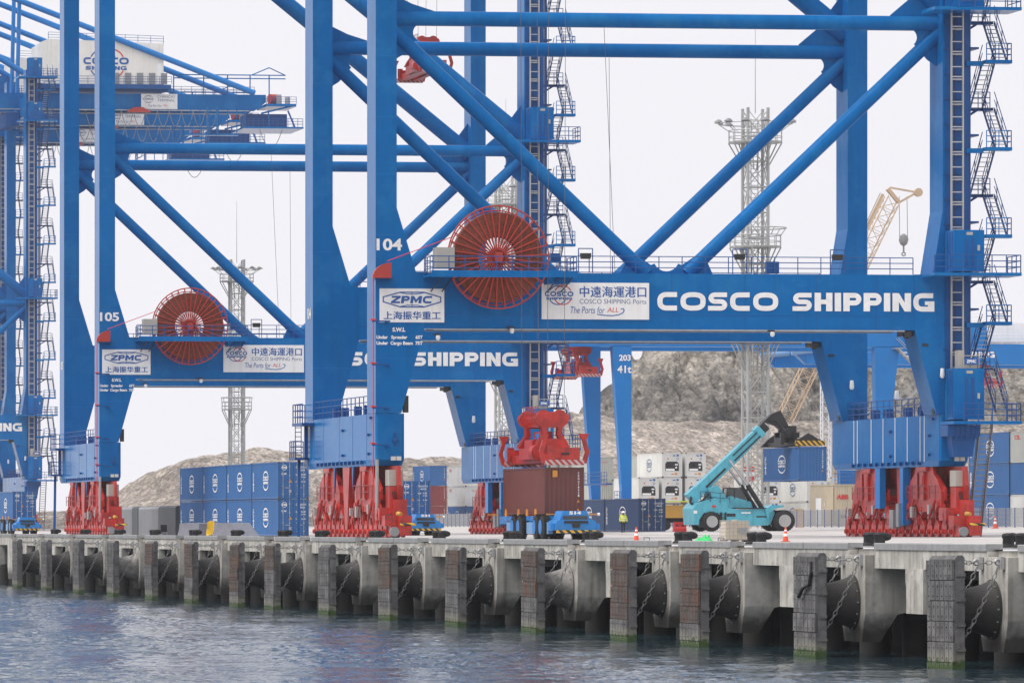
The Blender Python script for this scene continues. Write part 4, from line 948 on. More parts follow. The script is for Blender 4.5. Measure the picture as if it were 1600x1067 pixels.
    g = MB()                                          # gallery rails over the girder
    for z in (65.6, 66.1): g.tube((57.6,7.0,z),(74.0,7.0,z),0.09,6)
    for x in (57.6,62.0,65.5,68.8,71.6): g.tube((x,7.0,63.3),(x,7.0,66.1),0.09,6)
    g.path([(69.0,7,66.1),(71.6,7,67.2),(74.0,7,66.1)], 0.08, 5); P(g, 'service_crane_rail', 'blue')
    g = MB()
    for i in range(11):
        x = 46+i*1.75; pts = [(x+1.75*j/8, 6.9, 60.8-2.2*(1-(j/4-1)**2)) for j in range(9)]; g.path(pts, 0.05, 4)
    P(g, 'festoon_cable', 'grey')
    g = MB(); pts = [(71.5+3.3*j/8, 6.9, 58.2-2.6*(1-(j/4-1)**2)) for j in range(9)]; g.path(pts, 0.05, 4); P(g, 'festoon_cable', 'grey')
    g = MB(); g.prism([(52.0,60.6),(55.6,60.6),(54.4,61.3),(53.0,61.3)], 'y', 6.6, 7.2); P(g, 'festoon_trolley', 'reelred', smooth=False)
    g = MB(); g.box(34.4,36.3,6.5,15,58.4,60.4); P(g, 'operator_cab', 'dkblue', smooth=False)
    # wires hanging from the tie tubes
    g = MB(); g.tube((14.9,yc,32.2),(15.6,yc,16.8),0.016,4); P(g, 'hanging_wire', 'rope')
    g = MB(); g.tube((20.4,FAR+yc,32.2),(20.5,FAR+yc,16.8),0.016,4); P(g, 'hanging_wire', 'rope')
    for ch in t.children:                              # the whole upper works sit a little further inland
        if ch.name.split('.')[0] in ('house_floor','machinery_house','end_platform','trolley_platform','access_cage','service_crane_rail'): ch.location.x += 1.3
    return t

crane0 = build_crane()
CR = [(334.79,'104','large blue ship to shore gantry crane numbered 104, nearest and largest in view'),
      (334.79+118.1,'105','blue ship to shore gantry crane numbered 105, standing behind the one marked 104'),
      (334.79+436.3,'106','hazy blue gantry crane at far left with white machinery house, first of three parked together'),
      (334.79+467.5,'107','hazy blue gantry crane at far left, middle of three parked together'),
      (334.79+504.0,'108','hazy blue gantry crane at far left, rearmost of three parked together')]
crs = []
for k, (y, num, lab) in enumerate(CR):
    c_ = crane0 if k == 0 else copy_tree(crane0); crs.append(c_)
for k, (y, num, lab) in enumerate(CR):
    c_ = crs[k]; c_.location = (66.9, y, 0); tag(c_, lab, 'crane', 'ship to shore cranes on the quay')
    if k < 2:
        lettering(num, 'white', c_, (0.05,-0.025,18.05), w=1.62, h=0.75, bold=0.03, name='number')
        lettering(num, 'white', c_, (-0.02,FAR+1.9,14.6), face='-x', w=1.3, h=0.75, bold=0.03, name='number')

# ================================================================== shipping containers
CW = 2.44
def corr(mb, ax, a0, a1, c, z0, z1, out, pitch, dep=0.036):
    """trapezoid corrugation along a wall; ax: wall runs along 'y' at x=c or along 'x' at y=c"""
    k = max(2, round((a1-a0)/pitch)); p = (a1-a0)/k; prof = [(a0, 0)]
    for i in range(k):
        s = a0+i*p; prof += [(s+p*0.16, 0), (s+p*0.36, 1), (s+p*0.66, 1), (s+p*0.86, 0)]
    prof.append((a1, 0))
    vs = []
    for z in (z0, z1):
        for a, d in prof:
            o = c-out*dep*d
            vs.append((o, a, z) if ax == 'y' else (a, o, z))
    n_ = len(prof); mb.add(vs, [(i, i+1, i+1+n_, i+n_) for i in range(n_-1)])
_ct = {}
def container_meshes(L, H):
    if (L, H) in _ct: return _ct[(L, H)]
    h = CW/2; d = {}
    m = MB()                                    # x -h..h, y 0..L (y 0 = near end), z 0..H
    for s in (-1, 1): corr(m, 'y', 0.12, L-0.12, s*(h-0.02), 0.16, H-0.1, s, 0.30)
    corr(m, 'x', -h+0.1, h-0.1, L-0.03, 0.16, H-0.1, 1, 0.27)
    m.box(-h+0.04, h-0.04, 0.08, L-0.08, H-0.05, H-0.02); m.box(-h+0.06, h-0.06, 0.1, L-0.1, 0.1, 0.16)
    d['walls'] = m
    m = MB(); corr(m, 'x', -h+0.1, h-0.1, 0.03, 0.16, H-0.1, -1, 0.27); d['endwall'] = m
    m = MB()
    for x in (-h, h-0.1):
        for y in (0, L-0.12): m.box(x, x+0.1, y, y+0.12, 0.118, H-0.118)
        m.box(x, x+0.08, 0.12, L-0.12, 0.03, 0.16); m.box(x, x+0.08, 0.12, L-0.12, H-0.1, H-0.015)
    for y in (0.0, L-0.1): m.box(-h+0.1, h-0.1, y, y+0.1, 0.02, 0.16); m.box(-h+0.1, h-0.1, y, y+0.1, H-0.12, H-0.015)
    d['frame'] = m
    m = MB()
    for x in (-h-0.005, h-0.175):
        for y in (-0.005, L-0.175):
            for z in (0, H-0.118): m.box(x, x+0.18, y, y+0.18, z, z+0.118)
    d['castings'] = m
    m = MB()
    w = h-0.12; 
    m.box(0.01, w, 0.02, 0.06, 0.17, H-0.13)
    for i in range(4): z = 0.28+i*(H-0.5)/4; m.box(0.08, w-0.08, 0.0, 0.02, z, z+(H-0.5)/4-0.12)
    d['door'] = m
    m = MB()
    for x in (0.3, w-0.28):
        m.tube((x,-0.035,0.1),(x,-0.035,H-0.06),0.022,6)
        for z in (0.35,1.0,1.8,H-0.4): m.box(x-0.06,x+0.06,-0.05,0.02,z,z+0.06)
        m.box(x-0.02,x+0.4 if x < 0.5 else x+0.02,-0.055,-0.03,0.85,0.9)
    d['rods'] = m
    out = {k: v for k, v in d.items()}
    _ct[(L, H)] = out; return out
_cm = {}
def cmesh(L, H, part, m, name):
    k = (L, H, part, m)
    if k not in _cm: _cm[k] = container_meshes(L, H)[part].mesh(name, m, part in ('rods',))
    return _cm[k]
def container(colour, loc, label, end='door', L=12.19, H=2.9, logo='white', group=None, number=True):
    t = thing('shipping_container', label, 'container', loc, 0, group); c = 'c_'+colour
    obj('walls', cmesh(L, H, 'walls', c, 'walls'), t)
    f = obj('frame', cmesh(L, H, 'frame', c, 'frame'), t); obj('corner_casting', cmesh(L, H, 'castings', 'c_frame', 'corner_casting'), f)
    h = CW/2
    if end == 'door':
        for s in (0, 1):
            d = obj('door', cmesh(L, H, 'door', c, 'door'), t)
            r = obj('lock_rod', cmesh(L, H, 'rods', 'galv', 'lock_rod'), d)
            if s: d.scale = (-1, 1, 1)
        wh = 'white' if colour not in ('white', 'grey', 'beige') else 'letterred'
        for x, z, w_, h_ in ((0.2,H-0.5,0.8,0.15),(0.4,H-0.72,0.5,0.13),(0.18,H-1.05,0.3,0.1),(0.62,H-1.05,0.34,0.12),(0.62,H-1.25,0.34,0.1),(0.62,H-1.6,0.34,0.1),(0.18,H-1.6,0.2,0.1),(-0.95,H-1.0,0.4,0.13)):
            lettering('CSNU 621380 4' if w_ > 0.6 else ('45G1' if w_ > 0.4 else '30 480'), wh, t, (x,-0.022,z), w=w_, h=h_, bold=0.02)
        mb = MB(); mb.torus((-0.72,-0.012,H-0.45),(0,1,0),0.19,0.02,18,4); mb.box(-0.9,-0.54,-0.03,-0.005,H-0.5,H-0.4); mb.build('emblem', wh, t)
        mb = MB(); mb.add([(-0.4,-0.03,H-1.62),(-0.1,-0.03,H-1.62),(-0.25,-0.03,H-1.36)], [(0,1,2)]); mb.build('warning_label', 'orange', t, smooth=False)
        mb = MB(); mb.box(-0.36,-0.16,-0.035,-0.01,0.5,0.72); mb.build('data_plate', 'galv', t, smooth=False)
    elif end == 'wall':
        obj('end_wall', cmesh(L, H, 'endwall', c, 'end_wall'), t)
        wh = 'white' if colour not in ('white', 'grey', 'beige') else 'letterred'
        if colour not in ('white', 'grey', 'beige'):
            for i in range(9):
                mb = 'CSNU7842130'[i]; lettering(mb, 'white', t, (h-0.38,-0.008,H-0.42-i*0.17), w=0.08, h=0.12, bold=0.03)
        else: lettering('C S N U', 'letterred', t, (-0.3,-0.008,H-0.75), w=0.75, h=0.2, bold=0.03)
        mb = MB(); mb.add([(h-0.45,-0.01,0.78),(h-0.28,-0.01,0.78),(h-0.365,-0.01,0.95)], [(0,1,2)]); mb.build('warning_label', 'orange', t, smooth=False)
    elif end == 'reefer':
        mb = MB(); mb.box(-h+0.1,h-0.1,0.05,0.1,0.16,H-0.12); mb.build('end_panel', c, t, smooth=False)
        mb = MB(); mb.prism([(-0.82,0.75),(0.82,0.75),(0.82,1.6),(0.62,1.86),(-0.62,1.86),(-0.82,1.6)], 'y', 0.03, 0.05); u = mb.build('cooling_unit', 'black', t, smooth=False)
        mb = MB(); mb.lathe([(0,0.30),(0.02,0.26),(0.025,0.1)], (-0.35,0.03,1.5), (0,-1,0), 20); mb.build('fan', 'dark', u)
        mb = MB(); mb.box(-0.75,0.3,0.02,0.03,0.78,1.02); mb.box(0.35,0.7,0.015,0.03,1.42,1.58); mb.lathe([(0,0.12),(0.05,0.1)], (0.5,0.03,1.15), (0,-1,0), 12); mb.build('compressor', 'white', u)
        mb = MB(); mb.box(0.3,0.62,0.03,0.05,0.3,0.52); mb.box(-0.1,0.2,0.03,0.05,0.32,0.45); mb.box(-0.6,-0.4,0.03,0.05,H-0.8,H-0.62); mb.build('hatch', 'orange', t, smooth=False)
        mb = MB(); mb.box(0.55,0.8,0.03,0.05,H-0.42,H-0.2); mb.box(0.1,0.4,0.03,0.05,H-0.4,H-0.28); mb.torus((0.66,0.04,H-0.72),(0,1,0),0.11,0.02,14,4); mb.build('unit_label', 'letterblue', t, smooth=False)
    # company mark on the water-facing side
    if logo == 'letterred': lettering('CSL', 'letterred', t, (-h-0.006, L-1.2, H-0.75), '-x', w=1.6, h=0.4, bold=0.03)
    elif logo:
        lm = logo; y = L*0.45 if end != 'reefer' else L*0.5
        for z0, a0, a1 in ((H*0.5+0.12, 22, 158), (H*0.5-0.12, 202, 338)):
            mb = MB(); ps = [(1.2*math.cos(R(a0+(a1-a0)*i/14)), 0.60*math.sin(R(a0+(a1-a0)*i/14))) for i in range(15)]
            ribbon(mb, ps, 0.11); mb.v = [(-h-0.006, y-p[0]+0.15, z0+p[1]) for p in mb.v]; mb.build('emblem_ring', lm, t, smooth=False)
        wide_text('COSCO', lm, t, (-h-0.006, y+1.35, H*0.5+0.02), 2.4, 0.34, '-x', each=False)
        wide_text('SHIPPING', lm, t, (-h-0.006, y+1.25, H*0.5-0.26), 2.2, 0.2, '-x', each=False)
        if number and colour not in ('white', 'grey'):
            for i in range(9): lettering('CSLU7120365'[i], 'white', t, (-h-0.006, L-0.5, H-0.9-i*0.17), '-x', w=0.5, h=0.13, bold=0.03)
    return t

# stack on the apron between the cranes: four deep, two high
nm = ['nearest, doors facing the camera', 'second from the near end', 'third from the near end', 'at the far end']
for lv in (0, 1):
    for i in range(4):
        container('blue', (77.2, 419.0+i*11.95, 0.06+lv*2.905), f'blue container, {"upper" if lv else "lower"} row of the apron stack, {nm[i]}', 'door', L=11.68, group='blue containers stacked on the apron')
# pair lying by the worker
container('navy', (117.4, 465.0, 0.36), 'dark blue container on the ground behind the worker, doors facing the camera', 'door')
container('navy', (117.4, 477.6, 0.36), 'dark blue container on the ground, further one of the pair behind the worker', 'door')
# reefers and dry boxes in the yard
def yard(colour, x, y, lv, label, end, logo=None, L=12.19): return container(colour, (x, y, deckz(x)+lv*2.905), label, end, L=L, logo=logo, group='containers in the yard')
LV = ['bottom', 'middle', 'top']
for i in range(3):
    for lv in range(2 if i == 0 else 3):
        yard('white', 158.8+i*2.84, 630.5, lv, f'white refrigerated container, column {["one","two","three"][i]} from the yard crane leg, {LV[lv]} layer', 'reefer', 'lettergrey' if lv == 2 or i == 0 else None)
for i in range(2):
    for lv in range(3): yard('grey', 167.6+i*2.7, 662.0, lv, f'light grey container above the stacker boom, {["left","right"][i]} column, {LV[lv]} layer', 'wall', 'letterred')
for lv in range(2):
    yard('white', 173.6, 630.5, lv, f'white refrigerated container seen below the lifted blue one, {LV[lv]} layer', 'reefer')
    yard('white', 179.2, 630.5, lv, f'white refrigerated container beside the beige cabin, {LV[lv]} layer', 'reefer', 'lettergrey')
    yard('white', 182.1, 630.5, lv, f'white refrigerated container behind the beige cabin, {LV[lv]} layer', 'reefer')
for lv in range(3): yard('grey', 184.0, 655.0, lv, f'light grey ribbed container beyond the beige cabin, {LV[lv]} layer', 'wall')
for lv in range(2): yard('white', 173.6, 712.0, lv, f'white refrigerated container behind the yard crane legs, {LV[lv]} layer', 'reefer')
for lv in range(3): yard('grey', 163.5, 672.0, lv, f'light grey container between the two yard crane legs, {LV[lv]} layer', 'wall')
for lv in range(3): yard('grey', 160.3, 684.5, lv, f'light grey container left of the yard crane legs, {LV[lv]} layer', 'wall')
# far left block
for lv, c_, e_ in ((0,'blue','wall'),(1,'white','wall'),(2,'white','wall')): yard(c_, 169.5, 776.0, lv, f'{"blue" if lv == 0 else "off white"} container seen left of the second crane, {LV[lv]} layer of near column', e_, 'white' if c_ == 'blue' else 'letterred')
yard('blue', 169.5, 763.5, 0, 'blue container at ground level left of the second crane, nearest of its row', 'wall', 'white')
for lv, c_ in ((0,'red'),(1,'red'),(2,'blue')): yard(c_, 162.6, 768.0, lv, f'{"blue" if lv == 2 else "dull red"} container behind the small vehicle marked 531, {LV[lv]} layer', 'wall', 'white' if lv == 2 else None)
for lv, c_ in ((1,'blue'),(2,'blue')): yard(c_, 156.5, 780.0, lv, f'blue container just right of the near crane bogies, {LV[lv]} layer', 'wall')
yard('blue', 156.5, 780.0, 0, 'blue container just right of the near crane bogies, bottom layer', 'wall')
# right-hand stacks behind the stair
for lv in range(3): yard('blue', 157.4, 485.9, lv, f'blue container with round emblem behind the crane stair, {LV[lv]} layer', 'wall', 'white')
for lv, c_ in ((0,'white'),(1,'blue'),(2,'grey')): yard(c_, 157.4, 473.3, lv, f'{c_} container cut by the right edge of the picture, {LV[lv]} layer', 'wall', 'letterred' if c_ == 'grey' else None)
# maroon box on the automated vehicle and the one held by the stacker, built below

# ================================================================== automated vehicles
def build_agv():
    t = thing('automated_vehicle', '', 'vehicle')
    m = MB(); m.prism([(-1.22,0.55),(1.22,0.55),(1.22,0.98),(1.15,1.12),(0.95,1.2),(-0.95,1.2),(-1.15,1.12),(-1.22,0.98)], 'y', 0.05, 2.2); m.prism([(-0.92,1.2),(0.92,1.2),(0.72,1.72),(-0.72,1.72)], 'y', 0.3, 2.2); m.box(-0.85,0.85,2.2,17.0,0.95,1.42); m.box(-1.15,1.15,5.8,8.2,1.15,1.42); m.box(-1.15,1.15,11.9,15.0,1.15,1.42); h_ = m.build('body', 'agv', t, smooth=False)
    m = MB(); m.box(-0.72,0.72,0.2,0.35,1.14,1.42); m.build('sensor_window', 'glass', h_, smooth=False)
    m = MB(); m.prism([(-0.74,0.98),(0.74,0.98),(0.70,1.13),(-0.70,1.13)], 'y', -0.02, 0.05); m.prism([(-0.2,0.72),(0.2,0.72),(0.26,0.95),(-0.26,0.95)], 'y', 0.0, 0.06); m.build('grille', 'black', h_, smooth=False)
    m = MB(); m.box(-1.2,1.2,-0.12,0.05,0.40,0.58); m.build('bumper', 'hazard', t, smooth=False)
    m = MB()
    for s in (-1, 1): m.box(s*1.36-0.14,s*1.36+0.14,0.3,0.9,0.6,0.98)
    m.each('side_scanner', 'agv', t, False)
    m = MB()
    for s in (-1, 1):
        for y0, y1 in ((6.1,7.9),(12.0,13.4),(2.25,2.5)): m.box(s*1.05-0.16,s*1.05+0.16,y0,y1,0.35,1.05)
    m.each('side_box', 'agvlight', t, False)
    m = MB(); m.lathe([(0,0.45),(0.06,0.64),(0.14,0.74),(0.38,0.74),(0.46,0.64),(0.5,0.45)], (-0.25,0,0), (1,0,0), 28)
    for i in range(28):
        a = 2*math.pi*i/28; m.box(-0.2,0.2,math.cos(a)*0.745-0.03,math.cos(a)*0.745+0.03,math.sin(a)*0.745-0.03,math.sin(a)*0.745+0.03)
    tm = m.mesh('tyre', 'dark'); m = MB(); m.lathe([(0,0.44),(0.03,0.42),(0.1,0.2),(0.2,0.18)], (0.28,0,0), (-1,0,0), 18); m.lathe([(0,0.44),(0.03,0.42),(0.1,0.2),(0.2,0.18)], (-0.28,0,0), (1,0,0), 18); rm = m.mesh('rim', 'agv')
    for y in (3.3,4.95,9.3,10.95):
        for s in (-1, 1): w_ = obj('wheel', tm, t, (s*1.16,y,0.76)); obj('rim', rm, w_)
    m = MB(); m.box(-1.25,1.85,2.3,2.45,1.48,1.56); m.tube((1.85,2.38,1.52),(2.0,2.38,1.52),0.09,8,mi=1); m.box(-1.9,-1.25,15.5,15.65,1.48,1.56)
    for y in (4.9,7.2,9.5,13.0):
        for s in (-1, 1): m.prism([(y,1.44),(y+0.35,1.44),(y+0.25,1.85),(y+0.1,1.85)], 'x', s*1.30-0.04, s*1.30+0.04)
    m.build('container_guide', ['orange','white'], t, smooth=False)
    m = MB(); m.box(-0.5,0.5,0.5,6,0.35,0.7); m.build('axle_frame', 'dkblue', t, smooth=False)
    return t
agv0 = build_agv(); ag = [agv0, copy_tree(agv0), copy_tree(agv0)]
for a_, loc, num, lab in ((ag[0],(75.45,317.0,0.03),'514','blue driverless container carrier marked 514 under the maroon container'),
                          (ag[1],(89.75,428.6,0.08),'531','blue driverless container carrier marked 531 behind the near crane bogies'),
                          (ag[2],(73.6,548.0,0.02),'528','blue driverless container carrier at far left below the hazy cranes')):
    a_.location = loc; tag(a_, lab, 'vehicle', 'driverless container carriers'); num != '528' and lettering(num, 'white', a_, (-0.36,0.28,1.50), w=0.72, h=0.2, bold=0.05, name='number')
container('maroon', (75.9,322.0,1.50), 'maroon corrugated container resting on the driverless carrier marked 514', 'wall', L=11.3, logo=None)
mb = MB(); mb.box(-0.72,-0.42,-0.012,-0.004,2.3,2.7)
for o in COL.objects:
    if o.get('label', '').startswith('maroon'): mb.build('notice', 'orange', o, smooth=False)
container('blue', (89.85,433.3,1.6), 'blue container on the carrier marked 531, door end facing the camera', 'door')
container('blue', (74.0,553.5,1.50), 'blue container on the carrier at the far left of the quay', 'door')

# ================================================================== spreaders
def build_spreader():
    """hoist spreader over a container: origin at the middle of the container roof, long axis along y"""
    t = thing('hoist_spreader', '', 'spreader')
    for s in (-1, 1):
        m = MB(); y = s*5.55; m.box(-1.2,1.2,y-0.2,y+0.2,0.1,0.42); b = m.build('end_beam', 'hazardred', t, smooth=False)
        m = MB(); m.box(-0.95,0.95,y-0.35 if s > 0 else y-0.1,y+0.1 if s > 0 else y+0.35,0.42,1.15); m.box(-1.0,-0.6,y-0.15,y+0.15,0.42,1.3); m.build('end_box', 'red', b, smooth=False)
        m = MB(); m.box(-0.25,0.25,y-0.36,y-0.34,0.7,0.85); m.build('plate', 'black', b, smooth=False)
        for sx_ in (-1, 1):
            m = MB(); x = sx_*1.22; m.prism([(x-0.14,0.2),(x+0.14,0.2),(x+0.2*sx_+0.12,0.9),(x+0.12,1.6),(x+0.3,2.0),(x-0.3,2.0),(x-0.12,1.6),(x+0.2*sx_-0.12,0.9)], 'y', y-0.12, y+0.12); m.build('flipper', 'red', t, smooth=False)
    m = MB(); m.box(-0.75,-0.25,-5.4,5.4,0.25,0.8); m.box(0.25,0.75,-5.4,5.4,0.25,0.8); m.box(-1.0,1.0,-2.2,2.2,0.5,1.2); m.box(-0.9,0.9,-1.2,1.2,1.2,1.7); m.build('main_beam', 'red', t, smooth=False)
    m = MB(); m.lathe([(0,0.5),(1.0,0.5)], (-0.9,-2.9,0.9), (0,1,0), 14); m.lathe([(0,0.42),(0.9,0.42)], (0.75,1.6,1.0), (0,1,0), 14); m.box(-1.15,-1.05,-1.9,-0.9,0.55,1.6); m.build('cable_basket', 'red', t)
    m = MB()
    for y in (-2.5, 2.0):
        for pr in ([(-1.05,2.95),(-0.98,3.2),(-0.7,3.38),(0.7,3.38),(0.98,3.2),(1.05,2.95),(0.92,2.65),(0.62,2.42),(-0.62,2.42),(-0.92,2.65)], [(-0.62,2.42),(-0.35,2.42),(-0.3,1.95),(-0.42,1.75),(-0.78,1.75),(-0.6,2.0)], [(0.62,2.42),(0.35,2.42),(0.3,1.95),(0.42,1.75),(0.78,1.75),(0.6,2.0)], [(-0.8,1.75),(0.8,1.75),(1.1,1.2),(-1.1,1.2)]):
            m.prism(pr, 'y', y, y+0.14); m.prism(pr, 'y', y+0.42, y+0.56)
    m.box(-0.6,0.6,-2.3,2.4,1.25,1.55); m.box(-0.5,0.5,-2.0,2.0,2.5,2.68); m.box(-0.3,0.3,-1.2,1.2,1.5,2.2); hb = m.build('head_block', 'red', t, smooth=False)
    for y in (-2.32, 2.18):
        for x in (-0.5, 0.5): m = MB(); m.lathe([(0,0.42),(0.04,0.42),(0.09,0.36),(0.14,0.42),(0.2,0.42)], (x,y,3.1), (0,1,0), 22); m.build('sheave', 'reelred', hb)
    m = MB(); m.box(-0.35,0.35,-0.4,0.5,1.6,2.1); m.build('hydraulic_box', 'blue2', t, smooth=False)
    m = MB(); m.rail([(-0.8,-1.9,2.7),(-0.8,1.9,2.7)], 1.0, 0.6, 0.025, 2); m.build('guard_rail', 'red', t)
    return t
def ropes(t, top):
    m = MB()
    for x in (-0.8,0.8):
        for y in (-2.2, 2.3): m.tube((x,y,3.2),(x*1.2,y,top),0.018,5)
    m.build('hoist_rope', 'rope', t)
sp0 = build_spreader(); sp = [sp0, copy_tree(sp0), copy_tree(sp0), copy_tree(sp0)]
for s_, loc, lab, top in ((sp[0],(75.9,327.6,4.42),'red hoist spreader lowered onto the maroon container',54),
                     (sp[1],(96.6,463.0,39.5),'red hoist spreader raised high between the legs of the second crane',22),
                     (sp[2],(133.8,562.0,16.3),'red spreader hanging under the yard crane marked 203',3.9),
                     (sp[3],(197.8,628.0,17.0),'red spreader hanging under the yard crane at the right edge',3.9)):
    s_.location = loc; tag(s_, lab, 'spreader', 'container spreaders'); ropes(s_, top)


# ================================================================== yard gantry cranes
def build_yard_crane():
    t = thing('yard_crane', '', 'crane')
    for y in (0, 13.6):
        g = MB(); g.box(-8.5,40,y,y+1.3,17.9,20.2); g.prism([(-10.5,19.7),(-8.5,19.9),(-8.5,17.9)], 'y', y+0.1, y+1.2); s = g.build('girder', 'blue2', t, smooth=False)
        g = MB(); g.rail([(-8,y,20.2),(40,y,20.2)], 1.1, 1.8, 0.03); g.build('handrail', 'white', s)
        g = MB(); g.tube((-10.3,y-0.1,19.2),(-6.8,y-0.1,19.5),0.32,12); g.build('buffer_cylinder', 'agvlight', s)
        for x0 in (0, 28.0):
            g = MB(); g.prism([(x0-0.1,18.0),(x0+1.95,18.0),(x0+1.95,2.6),(x0+1.0,2.6)] if x0 == 0 else [(x0-0.1,18.0),(x0+2.6,18.0),(x0+1.5,9.5),(x0+1.5,2.6),(x0+0.2,2.6)], 'y', y, y+1.15); g.build('leg', 'blue2', t, smooth=False)
    for x0 in (0.4, 28.0):
        g = MB(); g.box(x0,x0+1.4,-2.0,16.8,1.6,2.6); s = g.build('sill_beam', 'blue2', t, smooth=False)
        g = MB(); g.rail([(x0,-2,2.6),(x0,1.0,2.6)], 1.1, 1, 0.03); g.rail([(x0-0.6,2,4.5),(x0-0.6,13,4.5)], 1.1, 1.2, 0.03); g.box(x0-0.7,x0,2,13,4.35,4.5); g.build('walkway', 'railblue', s)
        for y in (-1.2, 15.0):
            g = MB(); g.box(x0+0.2,x0+1.2,y-1,y+1.6,0.5,1.6); b = g.build('bogie', 'blue2', t, smooth=False)
            for yy in (-0.4, 1.0): g = MB(); g.lathe([(0,0.35),(0.3,0.35)], (x0+0.5,y+yy,0.36), (1,0,0), 16); g.build('wheel', 'grey', b)
    # stair zigzag on the landside leg
    g = MB()
    for i in range(5):
        a, c = (30.2, 33.4) if i % 2 else (33.4, 30.2); z = 2.8+i*3.0
        for k in range(11): f_ = k/10; g.box(a+(c-a)*f_-0.14, a+(c-a)*f_+0.14, -0.9, -0.1, z+3*f_, z+3*f_+0.05)
        for yy in (-0.9, -0.1): g.tube((a,yy,z+1),(c,yy,z+4),0.03,5); g.beam((a,yy,z),(c,yy,z+3),0.05,0.16)
        g.box(c-0.5,c+0.5,-1.0,0,z+2.95,z+3.0)
    g.build('stair', 'galv', t)
    # trolley
    g = MB(); g.box(-5,1.5,0.4,14.4,20.5,22.6); g.build('trolley', 'blue2', t, smooth=False)
    g = MB(); g.box(13,20,2,12,20.5,22.6); g.build('electrical_house', 'white', t, smooth=False)
    return t
yc0 = build_yard_crane(); yc1 = copy_tree(yc0)
yc0.location = (136.1,555.3,0.55); yc1.location = (184.0,622.0,0.8); yc1.scale = (1.0,1,1.06); yc0.scale = (1,1,1.06)
tag(yc0, 'blue yard gantry crane marked 203 with two tapering legs standing over the yard', 'crane', 'yard gantry cranes')
tag(yc1, 'blue yard gantry crane at right, partly hidden behind the near crane legs', 'crane', 'yard gantry cranes')
wide_text('COSCO SHIPPING', 'white', yc1, (3.0,-0.03,18.7), 11.2, 0.66, each=False)
lettering('203', 'white', yc0, (0.6,-0.03,16.5), w=1.25, h=0.6, bold=0.03, name='number')
lettering('41t', 'white', yc0, (0.42,-0.03,15.3), w=1.5, h=0.75, bold=0.03, name='load_rating')

# ================================================================== reach stacker
t = thing('reach_stacker', 'turquoise reach stacker holding a blue container up on its black boom head', 'reach stacker', (118.0,446.9,0.40))
m = MB()
m.prism([(-1.45,0.55),(-1.55,1.9),(-1.2,2.35),(0.4,2.75),(1.4,2.4),(1.5,1.95),(2.2,1.85),(5.0,1.9),(5.5,1.6),(5.2,0.8),(4.9,0.5),(1.1,0.5),(1.05,1.0),(0.6,1.55),(-0.6,1.55),(-1.0,1.0),(-1.05,0.55)], 'y', 0.35, 3.85); ch = m.build('chassis', 'teal', t, smooth=False)
m = MB(); m.prism([(4.85,0.9),(5.0,1.5),(5.5,1.95),(6.2,2.05),(6.2,2.2),(5.2,2.2),(4.6,1.9)], 'y', 0.1, 4.1); m.build('mudguard', 'teal', ch, smooth=False)
m = MB(); m.box(2.2,5.4,0.2,4.0,1.9,1.99); m.build('deck_plate', 'black', ch, smooth=False)
m = MB(); m.box(1.35,2.1,0.33,0.36,1.25,1.5); m.box(3.9,5.0,0.33,0.36,1.18,1.3); m.build('vent', 'black', ch, smooth=False)
m = MB(); m.box(0.1,0.4,0.3,0.4,2.0,2.2); m.build('tail_lamp', 'letterred', ch, smooth=False)
m = MB()
for yy in (0.9, 2.9): m.prism([(-0.1,3.6),(0.7,3.9),(1.0,3.5),(2.0,2.1),(1.9,1.8),(0.9,1.8),(0.4,2.7)], 'y', yy, yy+0.4)
m.each('boom_tower', 'teal', t, False)
B0 = Vector((-0.9,2.1,3.25)); B1 = Vector((5.0,2.1,8.75)); bd = (B1-B0).normalized(); bu = Vector((-bd.z,0,bd.x))
def bq(s0, s1, lo, hi): return [(B0+bd*s0+bu*lo), (B0+bd*s1+bu*lo), (B0+bd*s1+bu*hi), (B0+bd*s0+bu*hi)]
m = MB(); q = bq(-0.6,4.3,-0.48,0.42); q2 = bq(4.3,7.6,-0.36,0.42)
poly = [q[0],q[1],q2[1],q2[2],q[3]]; m.prism([(p.x,p.z) for p in poly], 'y', 1.6, 2.6); bo = m.build('boom', 'teal', t, smooth=False)
m = MB(); q = bq(0.9,3.2,-0.28,-0.12); m.prism([(p.x,p.z) for p in q], 'y', 1.55, 1.62); q = bq(4.2,7.3,-0.3,-0.18); m.prism([(p.x,p.z) for p in q], 'y', 1.55, 1.62); q = bq(4.4,7.3,0.12,0.22); m.prism([(p.x,p.z) for p in q], 'y', 1.55, 1.62); m.build('hose_track', 'black', bo, smooth=False)
m = MB(); q = bq(7.2,7.75,-0.44,0.5); m.prism([(p.x,p.z) for p in q], 'y', 1.55, 2.65); q = bq(-0.75,0.2,-0.56,0.48); m.prism([(p.x,p.z) for p in q], 'y', 1.55, 2.65); m.each('boom_collar', 'teal', bo, False)
m = MB(); m.path([(-1.4,1.5,2.9),(-1.5,1.5,2.4),(-1.1,1.5,2.2),(-0.4,1.5,2.6),(0.1,1.5,3.2)], 0.1, 8); m.build('hose', 'black', bo)
m = MB(); q = bq(7.75,8.3,-0.35,0.42); m.prism([(p.x,p.z) for p in q]+[], 'y', 1.65, 2.55)
m.prism([(4.9,9.25),(5.6,9.9),(6.35,10.2),(7.0,9.0),(7.15,8.55),(6.4,8.55),(6.0,8.9)], 'y', 1.7, 2.5); hd = m.build('boom_head', 'black', t, smooth=False)
